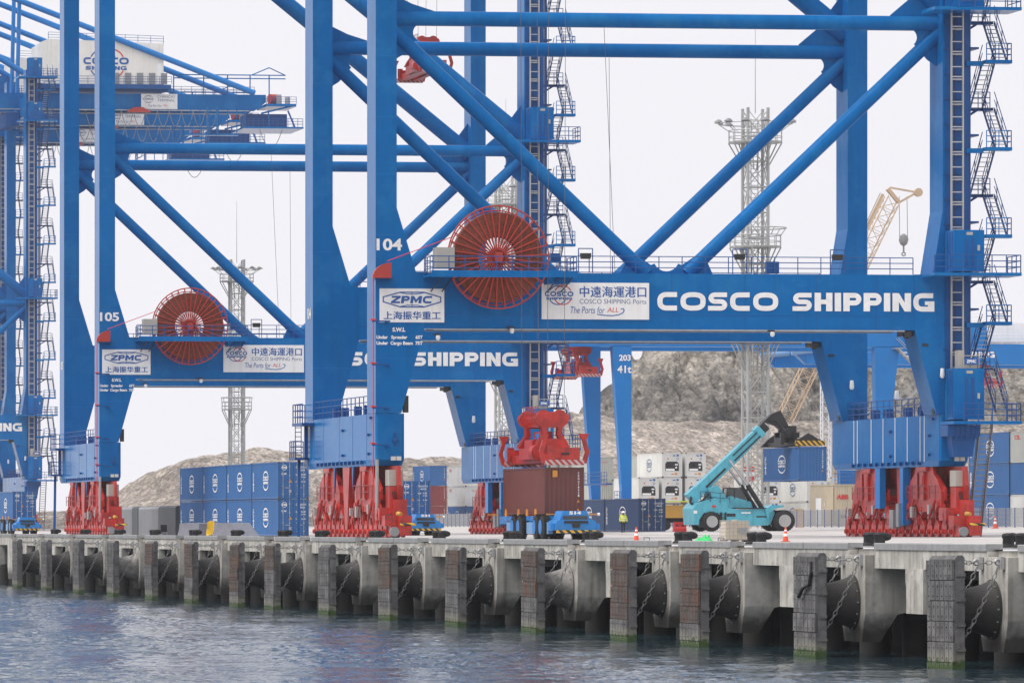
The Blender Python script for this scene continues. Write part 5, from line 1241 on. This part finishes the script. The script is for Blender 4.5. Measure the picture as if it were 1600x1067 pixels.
m = MB(); m.lathe([(0,0.5),(0.2,0.6),(0.5,0.6),(0.6,0.4),(1.2,0.4)], (6.85,2.1,8.7), (0,0,-1), 18); m.box(6.2,7.9,1.4,2.8,7.9,8.35); m.box(6.9,7.7,1.6,2.6,8.35,8.9); m.box(6.2,6.5,1.0,3.2,7.3,8.3); m.box(7.3,7.6,1.0,3.2,7.3,8.3); m.build('rotator', 'black', hd)
# spreader of the stacker, lying along the lifted container
m = MB(); m.box(7.0,9.2,-0.5,4.6,7.25,7.75); m.box(7.4,8.8,-0.5,9.6,7.22,7.55)
for yy in (-0.6, 9.8): m.prism([(6.9,7.2),(9.35,7.2),(9.2,7.6),(8.6,8.0),(8.1,8.25),(7.5,7.85)], 'y', yy, yy+0.4)
m.build('spreader_frame', 'black', hd, smooth=False)
m = MB(); m.box(6.95,9.45,-0.95,-0.6,7.2,7.62); m.build('end_beam', 'hazard', hd, smooth=False)
m = MB()
for yy in (1.0, 3.2): m.tube((4.85,yy,1.5),(3.3,yy,3.9),0.20,12,mi=1); m.tube((3.3,yy,3.9),(1.75,yy,6.0),0.11,12)
m.build('lift_cylinder', ['chrome','black'], t)
m = MB(); m.prism([(1.55,1.95),(1.5,2.7),(1.9,3.0),(3.7,2.5),(3.9,1.95)], 'y', 1.4, 2.8); cb = m.build('cab', 'teal', t, smooth=False)
m = MB(); m.prism([(1.62,2.9),(1.7,3.6),(2.9,3.6),(3.35,2.6),(1.9,3.0)], 'y', 1.42, 2.78); m.build('cab_glass', 'glass', cb, smooth=False)
m = MB()
for p, q in (((1.6,2.8),(1.68,3.65)),((1.68,3.65),(2.95,3.65)),((2.95,3.65),(3.45,2.5)),((2.3,3.65),(2.3,2.75))):
    for yy in (1.4, 2.8): m.beam((p[0],yy,p[1]),(q[0],yy,q[1]),0.07,0.07)
m.build('cab_frame', 'black', cb, smooth=False)
m = MB(); m.lathe([(0,0.5),(0.04,0.7),(0.12,0.82),(0.5,0.82),(0.6,0.7),(0.64,0.5)], (0,-0.32,0), (0,1,0), 32)
for i in range(26): a = 2*math.pi*i/26; m.beam((math.cos(a)*0.82,-0.25,math.sin(a)*0.82),(math.cos(a+0.12)*0.82,0.25,math.sin(a+0.12)*0.82),0.07,0.05)
ty = m.mesh('tyre', 'dark'); m = MB(); m.lathe([(0,0.49),(0.05,0.44),(0.12,0.3),(0.14,0.12),(0.08,0.1)], (0,-0.34,0), (0,1,0), 24); rm_ = m.mesh('rim', 'rim')
for x, ys_ in ((0.0,(0.3,3.9)),(6.2,(0.1,0.8,3.4,4.1))):
    for yy in ys_:
        w_ = obj('wheel', ty, t, (x,yy,0.82)); obj('rim', rm_, w_)
        if x > 5: w_.scale = (1.08,1,1.08); w_.location.z = 0.885
m = MB(); m.rail([(1.6,0.3,2.35),(-0.9,0.3,2.55)], 0.8, 0.8, 0.025, 1); m.build('handrail', 'black', t)
m = MB(); m.box(0.75,0.95,0.28,0.33,0.6,1.6); m.box(1.15,1.3,0.28,0.33,0.6,1.6)
for i in range(4): m.box(0.95,1.15,0.29,0.33,0.65+i*0.25,0.69+i*0.25)
m.build('step', 'black', t, smooth=False)
m = MB(); m.tube((0.2,3.2,2.6),(0.2,3.2,3.5),0.09,8); m.tube((0.2,3.2,3.5),(0.05,3.2,3.65),0.08,8); m.build('exhaust', 'grey', t)
m = MB()
for k in range(3): m.path([(0.5+k*0.12,1.5,3.9),(0.9+k*0.1,1.45,3.3),(1.3+k*0.1,1.4,2.5)], 0.035, 5)
m.path([(5.3,1.6,9.4),(6.0,1.55,9.3),(6.5,1.5,8.6),(6.7,1.45,8.1)], 0.06, 6); m.path([(5.4,1.62,9.2),(6.1,1.5,8.9),(6.9,1.4,8.0)], 0.05, 6); m.build('hydraulic_hose', 'black', t)
m = MB()
for x, z in ((2.0,3.72),(2.7,3.72)): m.box(x,x+0.18,1.45,1.6,z,z+0.14)
m.each('work_lamp', 'lamp', t, False)
m = MB(); m.tube((3.0,1.3,3.5),(3.3,1.0,3.55),0.02,4); m.box(3.2,3.32,0.95,1.05,3.3,3.6); m.build('mirror', 'black', t, smooth=False)
m = MB(); m.box(-1.5,-1.2,0.33,0.36,1.5,1.75); m.box(2.6,3.4,0.33,0.36,1.5,1.62); m.build('decal', 'white', t, smooth=False)
hc_ = container('blue', (126.35,445.9,4.62), 'blue container with white emblem held in the air by the stacker', 'wall', L=11.0)

# ================================================================== lighting towers
def build_tower():
    t = thing('lighting_tower', '', 'tower')
    cs = [(-1.0,-1.0),(1.0,-1.0),(1.0,1.0),(-1.0,1.0)]
    for x, y in cs: m = MB(); m.tube((x,y,0),(x,y,41),0.16,10); m.build('mast_leg', 'tower', t)
    m = MB()
    for i in range(16):
        z = 0.8+i*2.5
        for (x0,y0),(x1,y1) in zip(cs, cs[1:]+cs[:1]):
            m.tube((x0,y0,z),(x1,y1,z),0.06,6); m.tube((x0,y0,z),(x1,y1,z+2.5) if i % 2 else (x1,y1,z+2.5),0.05,6); m.tube((x1,y1,z),(x0,y0,z+2.5),0.04,5)
    m.build('lattice', 'tower', t)
    m = MB()
    for x in (-0.35, 0.35): m.tube((x,0.3,0),(x,0.3,40),0.05,5)
    for i in range(100): m.tube((-0.35,0.3,i*0.4+0.3),(0.35,0.3,i*0.4+0.3),0.03,4)
    m.build('ladder', 'tower', t)
    for z, r0, r1 in ((37.6,2.6,3.6),(27.4,2.5,3.0),(18.0,2.3,2.4)):
        m = MB(); m.lathe([(0,r0),(0.15,r0)], (0,0,z), (0,0,1), 20); p = m.build('platform', 'tower', t)
        m = MB(); m.torus((0,0,z+1.2),(0,0,1),r0,0.05,24,5); m.torus((0,0,z+1.9),(0,0,1),r1,0.06,28,5); m.torus((0,0,z+0.6),(0,0,1),r0,0.04,24,5)
        for i in range(14): a = 2*math.pi*i/14; m.tube((r0*math.cos(a),r0*math.sin(a),z),(r0*math.cos(a),r0*math.sin(a),z+1.2),0.04,5)
        for i in range(8): a = 2*math.pi*i/8+0.39; m.tube((1.1*math.cos(a),1.1*math.sin(a),z-2.6),(r0*math.cos(a),r0*math.sin(a),z),0.07,5); m.tube((r0*math.cos(a),r0*math.sin(a),z+1.2),(r1*math.cos(a),r1*math.sin(a),z+1.9),0.05,5)
        m.build('guard_rail', 'tower', p)
        if z > 30:
            m = MB()
            for i in range(12):
                a = 2*math.pi*i/12; x, y = r1*math.cos(a), r1*math.sin(a)
                m.lathe([(0,0.16),(0.22,0.42),(0.3,0.45)], (x,y,z+2.25), (0.15*math.cos(a),0.15*math.sin(a),-1), 10)
            m.build('floodlight', 'grey', p)
    m = MB(); m.tube((0,0,40.5),(0,0,50),0.05,6,r2=0.02); m.build('lightning_rod', 'tower', t)
    return t
tw = build_tower(); tws = [tw, copy_tree(tw), copy_tree(tw)]
for o, loc, lab in ((tws[0],(141.4,519.2,0.6),'tall lattice floodlight tower standing behind the near crane beam'),
                    (tws[1],(139.9,623.0,0.6),'lattice floodlight tower mostly hidden behind the cable reel and stair'),
                    (tws[2],(142.8,822.8,0.6),'distant lattice floodlight tower at left above the blue containers')):
    o.location = loc; tag(o, lab, 'tower', 'floodlight towers')
# slim lattice mast
t = thing('lattice_mast', 'slim pale lattice mast in front of the rocky hill', 'mast', (183.0,640.0,0.8))
cs = [(-0.5,-0.5),(0.5,-0.5),(0.5,0.5),(-0.5,0.5)]
for x, y in cs: m = MB(); m.tube((x,y,0),(x,y,20),0.08,6); m.build('mast_leg', 'white', t)
m = MB()
for i in range(16):
    z = i*1.25
    for (x0,y0),(x1,y1) in zip(cs, cs[1:]+cs[:1]): m.tube((x0,y0,z),(x1,y1,z),0.04,5); m.tube((x0,y0,z),(x1,y1,z+1.25),0.035,5)
m.tube((0,0,20),(0,0,24),0.03,5); m.build('lattice', 'white', t)

# ================================================================== crawler crane boom beyond the yard
t = thing('crawler_crane', 'orange lattice boom crane with a hanging hook, far beyond the beam', 'crane', (250.3,920.0,0.5))
A = Vector((0,0,8.0)); Bt = Vector((24.6,0,57.0)); d = (Bt-A).normalized(); u = Vector((-d.z,0,d.x)); v = Vector((0,1,0))
for a, b in ((-1.3,-1.3),(1.3,-1.3),(1.3,1.3),(-1.3,1.3)):
    m = MB(); m.tube(A+u*a+v*b, Bt+u*a*0.9+v*b*0.9, 0.11, 8); m.build('boom_chord', 'liftorange', t)
m = MB(); k = 26
for i in range(k):
    p = A.lerp(Bt, i/k); q = A.lerp(Bt, (i+1)/k)
    for (a,b),(a2,b2) in (((-1.25,-1.25),(1.25,-1.25)),((1.25,-1.25),(1.25,1.25)),((1.25,1.25),(-1.25,1.25)),((-1.25,1.25),(-1.25,-1.25))):
        m.tube(p+u*a+v*b, q+u*a2+v*b2, 0.06, 5); m.tube(p+u*a+v*b, p+u*a2+v*b2, 0.05, 5)
m.build('boom_lattice', 'liftorange', t)
m = MB(); m.beam(Bt-d*8-u*-1.9, Bt+u*1.9, 0.5, 0.5); m.beam(Bt-u*1.3, Bt+Vector((4.4,0,1.2)), 0.35, 0.35); m.beam(Bt+u*1.3+d*1.6, Bt+Vector((4.4,0,1.2)), 0.3, 0.3); m.lathe([(0,0.75),(0.6,0.75)], Bt+Vector((4.6,-0.3,1.2)), (0,1,0), 16); m.beam(Bt-u*1.3, Bt+u*1.6+d*1.2, 0.9, 0.6); m.build('boom_head', 'liftorange', t)
m = MB(); hk = Vector((26.6,0,51.0)); m.lathe([(0,0.2),(0.4,0.7),(1.1,0.85),(1.8,0.6),(2.1,0.2)], hk, (0,0,-1), 14); m.tube(hk-Vector((0,0,2.1)), hk-Vector((0,0,3.2)), 0.16, 8); m.torus(hk-Vector((0,0,3.5)),(0,1,0),0.3,0.12,12,6); m.build('hook_block', 'grey', t)
m = MB(); m.tube(hk+Vector((-0.7,0,-0.6)), Bt+Vector((1.2,0,0.5)), 0.05, 4); m.tube(hk+Vector((0.7,0,-0.6)), Bt+Vector((2.6,0,0.5)), 0.05, 4); m.tube(A+u*1.5, Bt+u*2.4, 0.06, 4); m.build('hoist_rope', 'rope', t)
m = MB(); m.box(-7,3,-2.5,2.5,2.2,6.0); m.box(-4.5,4.5,-3.8,-2.4,0,1.6); m.box(-4.5,4.5,2.4,3.8,0,1.6); m.box(-1.5,1.5,-2.4,2.4,1.4,2.2); m.prism([(-1,6),(1.5,6),(0.6,9),(0,9)],'y',-1,1); m.build('machinery_deck', 'yellow', t, smooth=False)

# ================================================================== smaller things on the apron
# worker, seen from behind, walking
t = thing('person', 'worker in a white helmet and yellow hi vis jacket by the dark blue container', 'person', (110.6,447.8,deckz(110.6)))
def skin(name, pts, edges, rad, m, parent, root=0):
    me = bpy.data.meshes.new(name); me.from_pydata(pts, edges, []); o = bpy.data.objects.new(name, me); COL.objects.link(o)
    s = o.modifiers.new('skin', 'SKIN'); sv = me.skin_vertices[0].data
    for i, r in enumerate(rad): sv[i].radius = (r, r) if not isinstance(r, tuple) else r; sv[i].use_root = (i == root)
    ss = o.modifiers.new('sub', 'SUBSURF'); ss.levels = 1; ss.render_levels = 1
    bpy.context.view_layer.update()
    ev = bpy.data.meshes.new_from_object(o.evaluated_get(bpy.context.evaluated_depsgraph_get())); bpy.data.objects.remove(o)
    ev.materials.clear(); ev.materials.append(M[m]); ev.polygons.foreach_set('use_smooth', [True]*len(ev.polygons))
    return obj(name, ev, parent)
M['face'] = mat('skin_tone', (0.33, 0.18, 0.12), 0.6, var=0.05)
body = skin('body', [(0,0,0.95),(0,0,1.2),(0,0,1.42),(0,-0.01,1.52),(0,-0.02,1.64),(0,-0.02,1.74),(-0.1,0,0.9),(-0.11,-0.1,0.5),(-0.1,0.02,0.08),(-0.11,-0.12,0.04),(0.1,0,0.9),(0.12,0.1,0.5),(0.13,0.26,0.12),(0.13,0.16,0.05),(-0.2,0,1.42),(-0.27,0.02,1.14),(-0.24,-0.1,0.9),(-0.23,-0.14,0.8),(0.2,0,1.42),(0.28,0.0,1.14),(0.3,-0.06,0.9),(0.3,-0.1,0.8)],
            [(0,1),(1,2),(2,3),(3,4),(4,5),(0,6),(6,7),(7,8),(8,9),(0,10),(10,11),(11,12),(12,13),(2,14),(14,15),(15,16),(16,17),(2,18),(18,19),(19,20),(20,21)],
            [0.15,0.15,0.15,0.06,0.10,0.09,0.10,0.075,0.05,0.045,0.10,0.075,0.05,0.045,0.075,0.055,0.042,0.035,0.075,0.055,0.042,0.035], 'skin', t)
skin('jacket', [(0,0,0.92),(0,0,1.15),(0,0,1.42),(-0.2,0,1.43),(-0.28,0.02,1.14),(-0.25,-0.09,0.93),(0.2,0,1.43),(0.29,0.0,1.14),(0.31,-0.05,0.93),(0,0,1.5)], [(0,1),(1,2),(2,3),(3,4),(4,5),(2,6),(6,7),(7,8),(2,9)], [0.21,0.20,0.19,0.10,0.085,0.07,0.10,0.085,0.07,0.09], 'hivis', t, 1)
m = MB(); m.torus((0,0,1.08),(0,0,1),0.215,0.03,18,5); m.torus((0,0,1.25),(0,0,1),0.215,0.025,18,5); m.build('reflective_band', 'white', t)
m = MB(); m.lathe([(0,0.15),(0.02,0.135),(0.08,0.125),(0.13,0.09),(0.155,0.03)], (0,-0.02,1.70), (0,0,1), 16); m.build('helmet', 'white', t)
m = MB(); m.lathe([(-0.09,0.04),(-0.05,0.085),(0.03,0.09),(0.08,0.07)], (0,-0.035,1.66), (0,0,1), 12); m.build('head', 'face', t)

# caged liquid tote on a pallet
t = thing('liquid_tote', 'cream plastic liquid tote in a wire cage on a wooden pallet', 'tote', (73.85,277.0,0.004))
m = MB(); 
for x in (0.0,0.6,1.18): m.box(x,x+0.12,0,1.2,0,0.1)
for y in (0,0.25,0.5,0.75,1.0): m.box(0,1.3,y,y+0.16,0.1,0.135)
m.build('pallet', 'wood', t, smooth=False)
m = MB(); bmh = [(0.05,0.05),(1.25,0.05),(1.25,1.15),(0.05,1.15)]; m.box(0.05,1.25,0.05,1.15,0.14,1.1); m.lathe([(0,0.14),(0.08,0.14)], (0.65,0.6,1.1), (0,0,1), 16); m.build('tank', 'ibc', t, smooth=False)
m = MB()
for i in range(7):
    x = 0.02+i*0.21
    for y in (0.02, 1.18): m.tube((x,y,0.14),(x,y,1.14),0.014,5)
for i in range(6):
    z = 0.16+i*0.195; m.path([(0.02,0.02,z),(1.28,0.02,z),(1.28,1.18,z),(0.02,1.18,z),(0.02,0.02,z)], 0.014, 5)
m.build('cage', 'galv', t)
m = MB(); m.box(0.72,1.15,0.0,0.012,0.45,0.75); m.build('label_plate', 'grey', t, smooth=False)

# traffic cones
def build_cone():
    t = thing('traffic_cone', '', 'cone')
    m = MB(); m.box(-0.2,0.2,-0.2,0.2,0,0.04); m.build('base', 'cone', t, smooth=False)
    m = MB(); m.lathe([(0,0.15),(0.25,0.115)], (0,0,0.04), (0,0,1), 18); m.lathe([(0,0.088),(0.12,0.072)], (0,0,0.43), (0,0,1), 18); m.lathe([(0,0.06),(0.14,0.035)], (0,0,0.63), (0,0,1), 18); m.build('cone_body', 'cone', t)
    m = MB(); m.lathe([(0,0.1165),(0.14,0.0895)], (0,0,0.29), (0,0,1), 18); m.lathe([(0,0.0735),(0.08,0.0615)], (0,0,0.55), (0,0,1), 18); m.build('reflective_band', 'white', t)
    return t
c0 = build_cone()
for k, (x, y, lab) in enumerate(((77.0,276.8,'orange and white traffic cone nearest the quay edge, right of the tote'),(74.6,299.0,'orange and white traffic cone standing just behind the tote'),(146.3,459.0,'orange traffic cone at right, near the landside crane stair'))):
    o = c0 if k == 0 else copy_tree(c0); o.location = (x, y, deckz(x)+0.002); tag(o, lab, 'cone', 'traffic cones')
    if k == 2: o.scale = (1.3,1.3,1.4)
# green nets
for x, y, s, lab in ((67.5,257.0,1.0,'heap of bright green netting beside a mooring bollard'),(65.5,220.3,0.55,'small scrap of bright green netting on the apron at right')):
    m = MB(); vs = []; fs = []; n_ = 14
    for j in range(n_+1):
        for i in range(n_+1):
            a = 2*math.pi*i/n_; r = j/n_*0.62*s; q = Vector((math.cos(a)*r*3, math.sin(a)*r*3, s))
            vs.append((r*math.cos(a)*(1+0.3*noise.noise(q*2)), r*math.sin(a), max(0.01, 0.42*s*(1-(j/n_)**1.6)*(0.8+0.7*noise.noise(q*1.7)))))
    for j in range(n_):
        for i in range(n_): a = j*(n_+1)+i; fs.append((a,a+1,a+n_+2,a+n_+1))
    m.add(vs, fs); o = m.build('netting_heap', 'green', None, (x, y, deckz(x))); tag(o, lab, 'netting')
# red water-filled barriers
for k, (x, y, lab) in enumerate(((116.5,452.5,'red plastic road barrier behind the reach stacker'),)):
    t = thing('road_barrier', lab, 'barrier', (x, y, deckz(x)))
    m = MB(); m.prism([(-0.28,0),(0.28,0),(0.25,0.25),(0.12,0.45),(0.1,0.85),(-0.1,0.85),(-0.12,0.45),(-0.25,0.25)], 'y', -0.1, 0.1); 
    m = MB(); m.prism([(-0.25,0),(0.25,0),(0.22,0.25),(0.1,0.45),(0.08,0.85),(-0.08,0.85),(-0.1,0.45),(-0.22,0.25)], 'x', -0.4, 0.7); m.build('barrier_body', 'barrier', t, smooth=False)
    m = MB(); m.box(-0.2,0.0,-0.12,-0.09,0.5,0.6); m.box(0.3,0.5,-0.12,-0.09,0.5,0.6); m.build('slot', 'dark', t, smooth=False)
# low mooring hoops set in the deck
for k, (x, y) in enumerate(((67.6,268.8),(68.5,264.0),(68.3,257.0))):
    m = MB(); m.path([(-0.14,0,0),(-0.14,0,0.28),(0.14,0,0.28),(0.14,0,0)], 0.03, 6); o = m.build('deck_hoop', 'grey', None, (x,y,deckz(x))); tag(o, f'small steel hoop in the deck, {["left","middle","right"][k]} of three in a row', 'hoop', 'steel hoops in the deck')

# yellow flatbed behind the containers
t = thing('flatbed_trailer', 'yellow flatbed trailer parked between the reefers and the stacker', 'trailer', (127.5,498.0,deckz(127.5)))
m = MB(); m.box(-3.4,3.2,0,2.4,1.15,1.35); m.box(-2.8,3.0,0.1,2.3,1.35,2.35); bd_ = m.build('bed', 'yellow', t, smooth=False)
m = MB(); m.box(-1.5,3.4,-0.05,2.4,2.62,2.74); m.box(-3.2,3.2,0.0,2.4,2.42,2.55,1); m.build('deck_edge', ['hivis','wood'], bd_, smooth=False)
m = MB(); m.lathe([(0,0.3),(0.03,0.45),(0.3,0.45),(0.34,0.3)], (0,-0.2,0), (0,1,0), 20); ty2 = m.mesh('wheel', 'dark')
for x in (-2.9,-1.6,-0.4): obj('wheel', ty2, t, (x,0.2,0.46)); obj('wheel', ty2, t, (x,2.2,0.46))
m = MB(); m.box(-3.3,3.0,0.8,1.6,0.7,1.15); m.box(1.2,1.4,0.2,0.4,0,0.9); m.box(2.2,2.4,0.2,0.4,0,0.9); m.build('frame', 'dark', t, smooth=False)

# beige cabin with its door
t = thing('equipment_cabin', 'beige equipment cabin with a white door and red ABB lettering', 'cabin', (159.8,556.0,0.8))
m = MB()
corr(m, 'y', 0.1, 9.0, 0.02, 0.1, 4.25, -1, 0.3); corr(m, 'x', 0.05, 3.1, 0.03, 0.1, 4.25, -1, 0.28); m.box(0.06,3.1,0.1,9.0,4.2,4.28); m.box(3.08,3.14,0.1,9.0,0.1,4.2); m.box(0.06,3.1,8.96,9.0,0.1,4.2)
m.build('walls', 'c_beige', t, smooth=False)
m = MB(); m.box(-0.02,3.16,-0.02,9.02,4.28,4.42); m.build('roof_edge', 'c_beige', t, smooth=False)
m = MB(); m.box(-0.03,0.0,4.5,6.6,0.2,3.0); m.box(-0.04,0.0,3.2,3.4,2.2,2.5); dr = m.build('door', 'white', t, smooth=False)
lettering('ABB', 'letterred', t, (0.35,-0.02,2.85), w=1.25, h=0.5, bold=0.05)
m = MB(); m.box(0.8,1.8,-0.03,0.02,0.9,1.2); m.build('vent', 'wood', t, smooth=False)

# red and white flag board beside the tower
t = thing('flag_banner', 'red and white banded flag on a short pole behind the stacker cylinders', 'flag', (151.0,560.0,0.7))
m = MB(); m.tube((0,0,0),(0,0,6.5),0.06,8); m.build('pole', 'galv', t)
for i, c_ in enumerate(('letterred','white','letterred')):
    m = MB(); vs = []; 
    for j in range(9):
        x = 0.06+j*0.17; vs += [(x,0.06*math.sin(j*1.1),6.4-(i+1)*0.52),(x,0.06*math.sin(j*1.1),6.4-i*0.52)]
    m.add(vs, [(2*j,2*j+2,2*j+3,2*j+1) for j in range(8)]); m.build('flag_band', c_, t)
# yellow gate posts
for k, x in enumerate((149.0,150.2)):
    t = thing('yellow_post_box', f'yellow box on the ground by the fence, {"left" if k == 0 else "right"} of the pair', 'box', (x,542.0-k*6,0.72))
    m = MB(); m.box(0,0.7,0,0.5,0,1.75); m.build('box_body', 'yellow', t, smooth=False)
    m = MB(); m.box(-0.04,0.74,-0.04,0.54,1.75,1.82); m.build('box_lid', 'yellow', t, smooth=False)

# yard fence running along the quay direction
t = thing('yard_fence', 'wire mesh fence on blue posts along the container yard', 'fence', (150.0,460.0,0.72))
m = MB(); m.tube((0,0,0),(0,0,1.75),0.055,6); pm = m.mesh('post', 'fence')
for i in range(130): obj('post', pm, t, (0,i*2.5,0))
m = MB()
for z in (0.1,0.5,0.9,1.3,1.7): m.tube((0,0,z),(0,2.5,z),0.012,4)
for i in range(25): m.tube((0,0.05+i*0.1,0.1),(0,0.05+i*0.1,1.7),0.010,4)
pm = m.mesh('wire_panel', 'mesh')
for i in range(129): obj('wire_panel', pm, t, (0,i*2.5,0))

# covered cargo and tarpaulins on the apron at left
t = thing('covered_stack', 'long row of cargo under grey and charcoal covers left of the blue containers', 'cargo', (76.2,470.0,0.03))
segs = [(0,9.5,'tarpdark'),(9.5,21.5,'tarpgrey'),(21.5,25.0,'tarpdark'),(25.0,37.0,'tarpgrey')]
for a, b, c_ in segs:
    m = MB(); zt = 2.55 if c_ == 'tarpgrey' else 2.6
    m.prism([(-0.05 if c_ == 'tarpdark' else 0.0,0),(2.5,0),(2.5,zt),(0.12,zt),(-0.05 if c_ == 'tarpdark' else 0.0,zt-0.15)], 'y', a, b)
    if c_ == 'tarpgrey':
        for i in range(int((b-a)/0.6)): m.box(-0.03,0.0,a+0.3+i*0.6,a+0.33+i*0.6,0.05,2.3)
    m.build('cover', c_, t, smooth=False)
def tarp(loc, L, Wd, H_, lab, slope, seed):
    m = MB(); nx, ny = 10, 22; vs = []; fs = []
    prof = [(-0.25,0),(-0.05,H_*0.55),(0.0,H_),(Wd,H_),(Wd+0.05,H_*0.5),(Wd+0.3,0)]
    for j in range(ny+1):
        y = L*j/ny; e = min(1, (j/ny)/max(0.01, slope)) if slope > 0 else 1
        for i, (x, z) in enumerate(prof):
            q = Vector((x*1.5, y*1.5, seed+z)); f_ = noise.noise(q)*0.10
            vs.append((x+f_, y, max(0, z*e*(1+0.12*noise.noise(q*0.7)))))
    k = len(prof)
    for j in range(ny):
        for i in range(k-1): a = j*k+i; fs.append((a,a+1,a+k+1,a+k))
    fs.append(tuple(range(k))); fs.append(tuple(ny*k+i for i in range(k)))
    m.add(vs, fs); o = m.build('tarpaulin_heap', 'tarp', None, loc); tag(o, lab, 'tarpaulin', 'tarpaulin covered heaps'); return o
tarp((66.8,383.5,0), 11.0, 1.5, 1.05, 'grey blue tarpaulin over a low heap, right of the yellow raincoat', 0.4, 2.0)
tarp((66.6,400.0,0), 9.0, 1.4, 1.05, 'grey tarpaulin over a low heap, left of the yellow raincoat', 0.0, 7.0)
m = MB()
V = []; F = []
for j in range(7):
    for i in range(9):
        x = i/8*0.95-0.1; z = 1.25-j/6*1.0; q = Vector((x*3, z*3, 4)); V.append((x*(0.65+0.1*j)+0.08*noise.noise(q), -0.25-0.12*noise.noise(q*1.4)-0.02*j, z+0.06*noise.noise(q)-abs(i/8-0.5)*0.25))
for j in range(6):
    for i in range(8): a = j*9+i; F.append((a,a+1,a+10,a+9))
k = len(V); V += [(p[0],p[1]+0.22,p[2]) for p in V]; F += [tuple(k+q for q in reversed(f)) for f in F]
m.add(V, F); o = m.build('yellow_raincoat', 'yellowcloth', None, (66.9,398.0,0.0)); tag(o, 'bright yellow raincoat draped between the two tarpaulin heaps', 'raincoat')
t = thing('camping_chair', 'small dark folding chair by the charcoal cover', 'chair', (66.3,416.0,0))
m = MB(); m.box(0,0.5,0.4,0.46,0.42,0.95); m.build('backrest', 'dark', t, smooth=False)
m = MB(); m.box(0,0.5,0,0.45,0.4,0.43); m.build('seat', 'dark', t, smooth=False)
for x in (0.02,0.48):
    for y, y2 in ((0.02,0.43),(0.43,0.02)): m = MB(); m.tube((x,y,0),(x,y2,0.42),0.015,5); m.build('leg', 'galv', t)

# ================================================================== haze over the harbour
hz = MB(); hz.box(-260,460,-40,1260,-12,100)
hm = bpy.data.materials.new('sea_haze'); hm.use_nodes = True; nn_ = hm.node_tree.nodes; nn_.clear()
ho = nn_.new('ShaderNodeOutputMaterial'); hv = nn_.new('ShaderNodeVolumePrincipled')
hv.inputs['Color'].default_value = (0.97,0.975,1.0,1); hv.inputs['Density'].default_value = HAZE; hv.inputs['Anisotropy'].default_value = 0.2
hm.node_tree.links.new(hv.outputs[0], ho.inputs['Volume']); M['haze'] = hm
o = hz.build('haze', 'haze', smooth=False); o['kind'] = 'stuff'; o['label'] = 'pale sea haze hanging over the harbour'
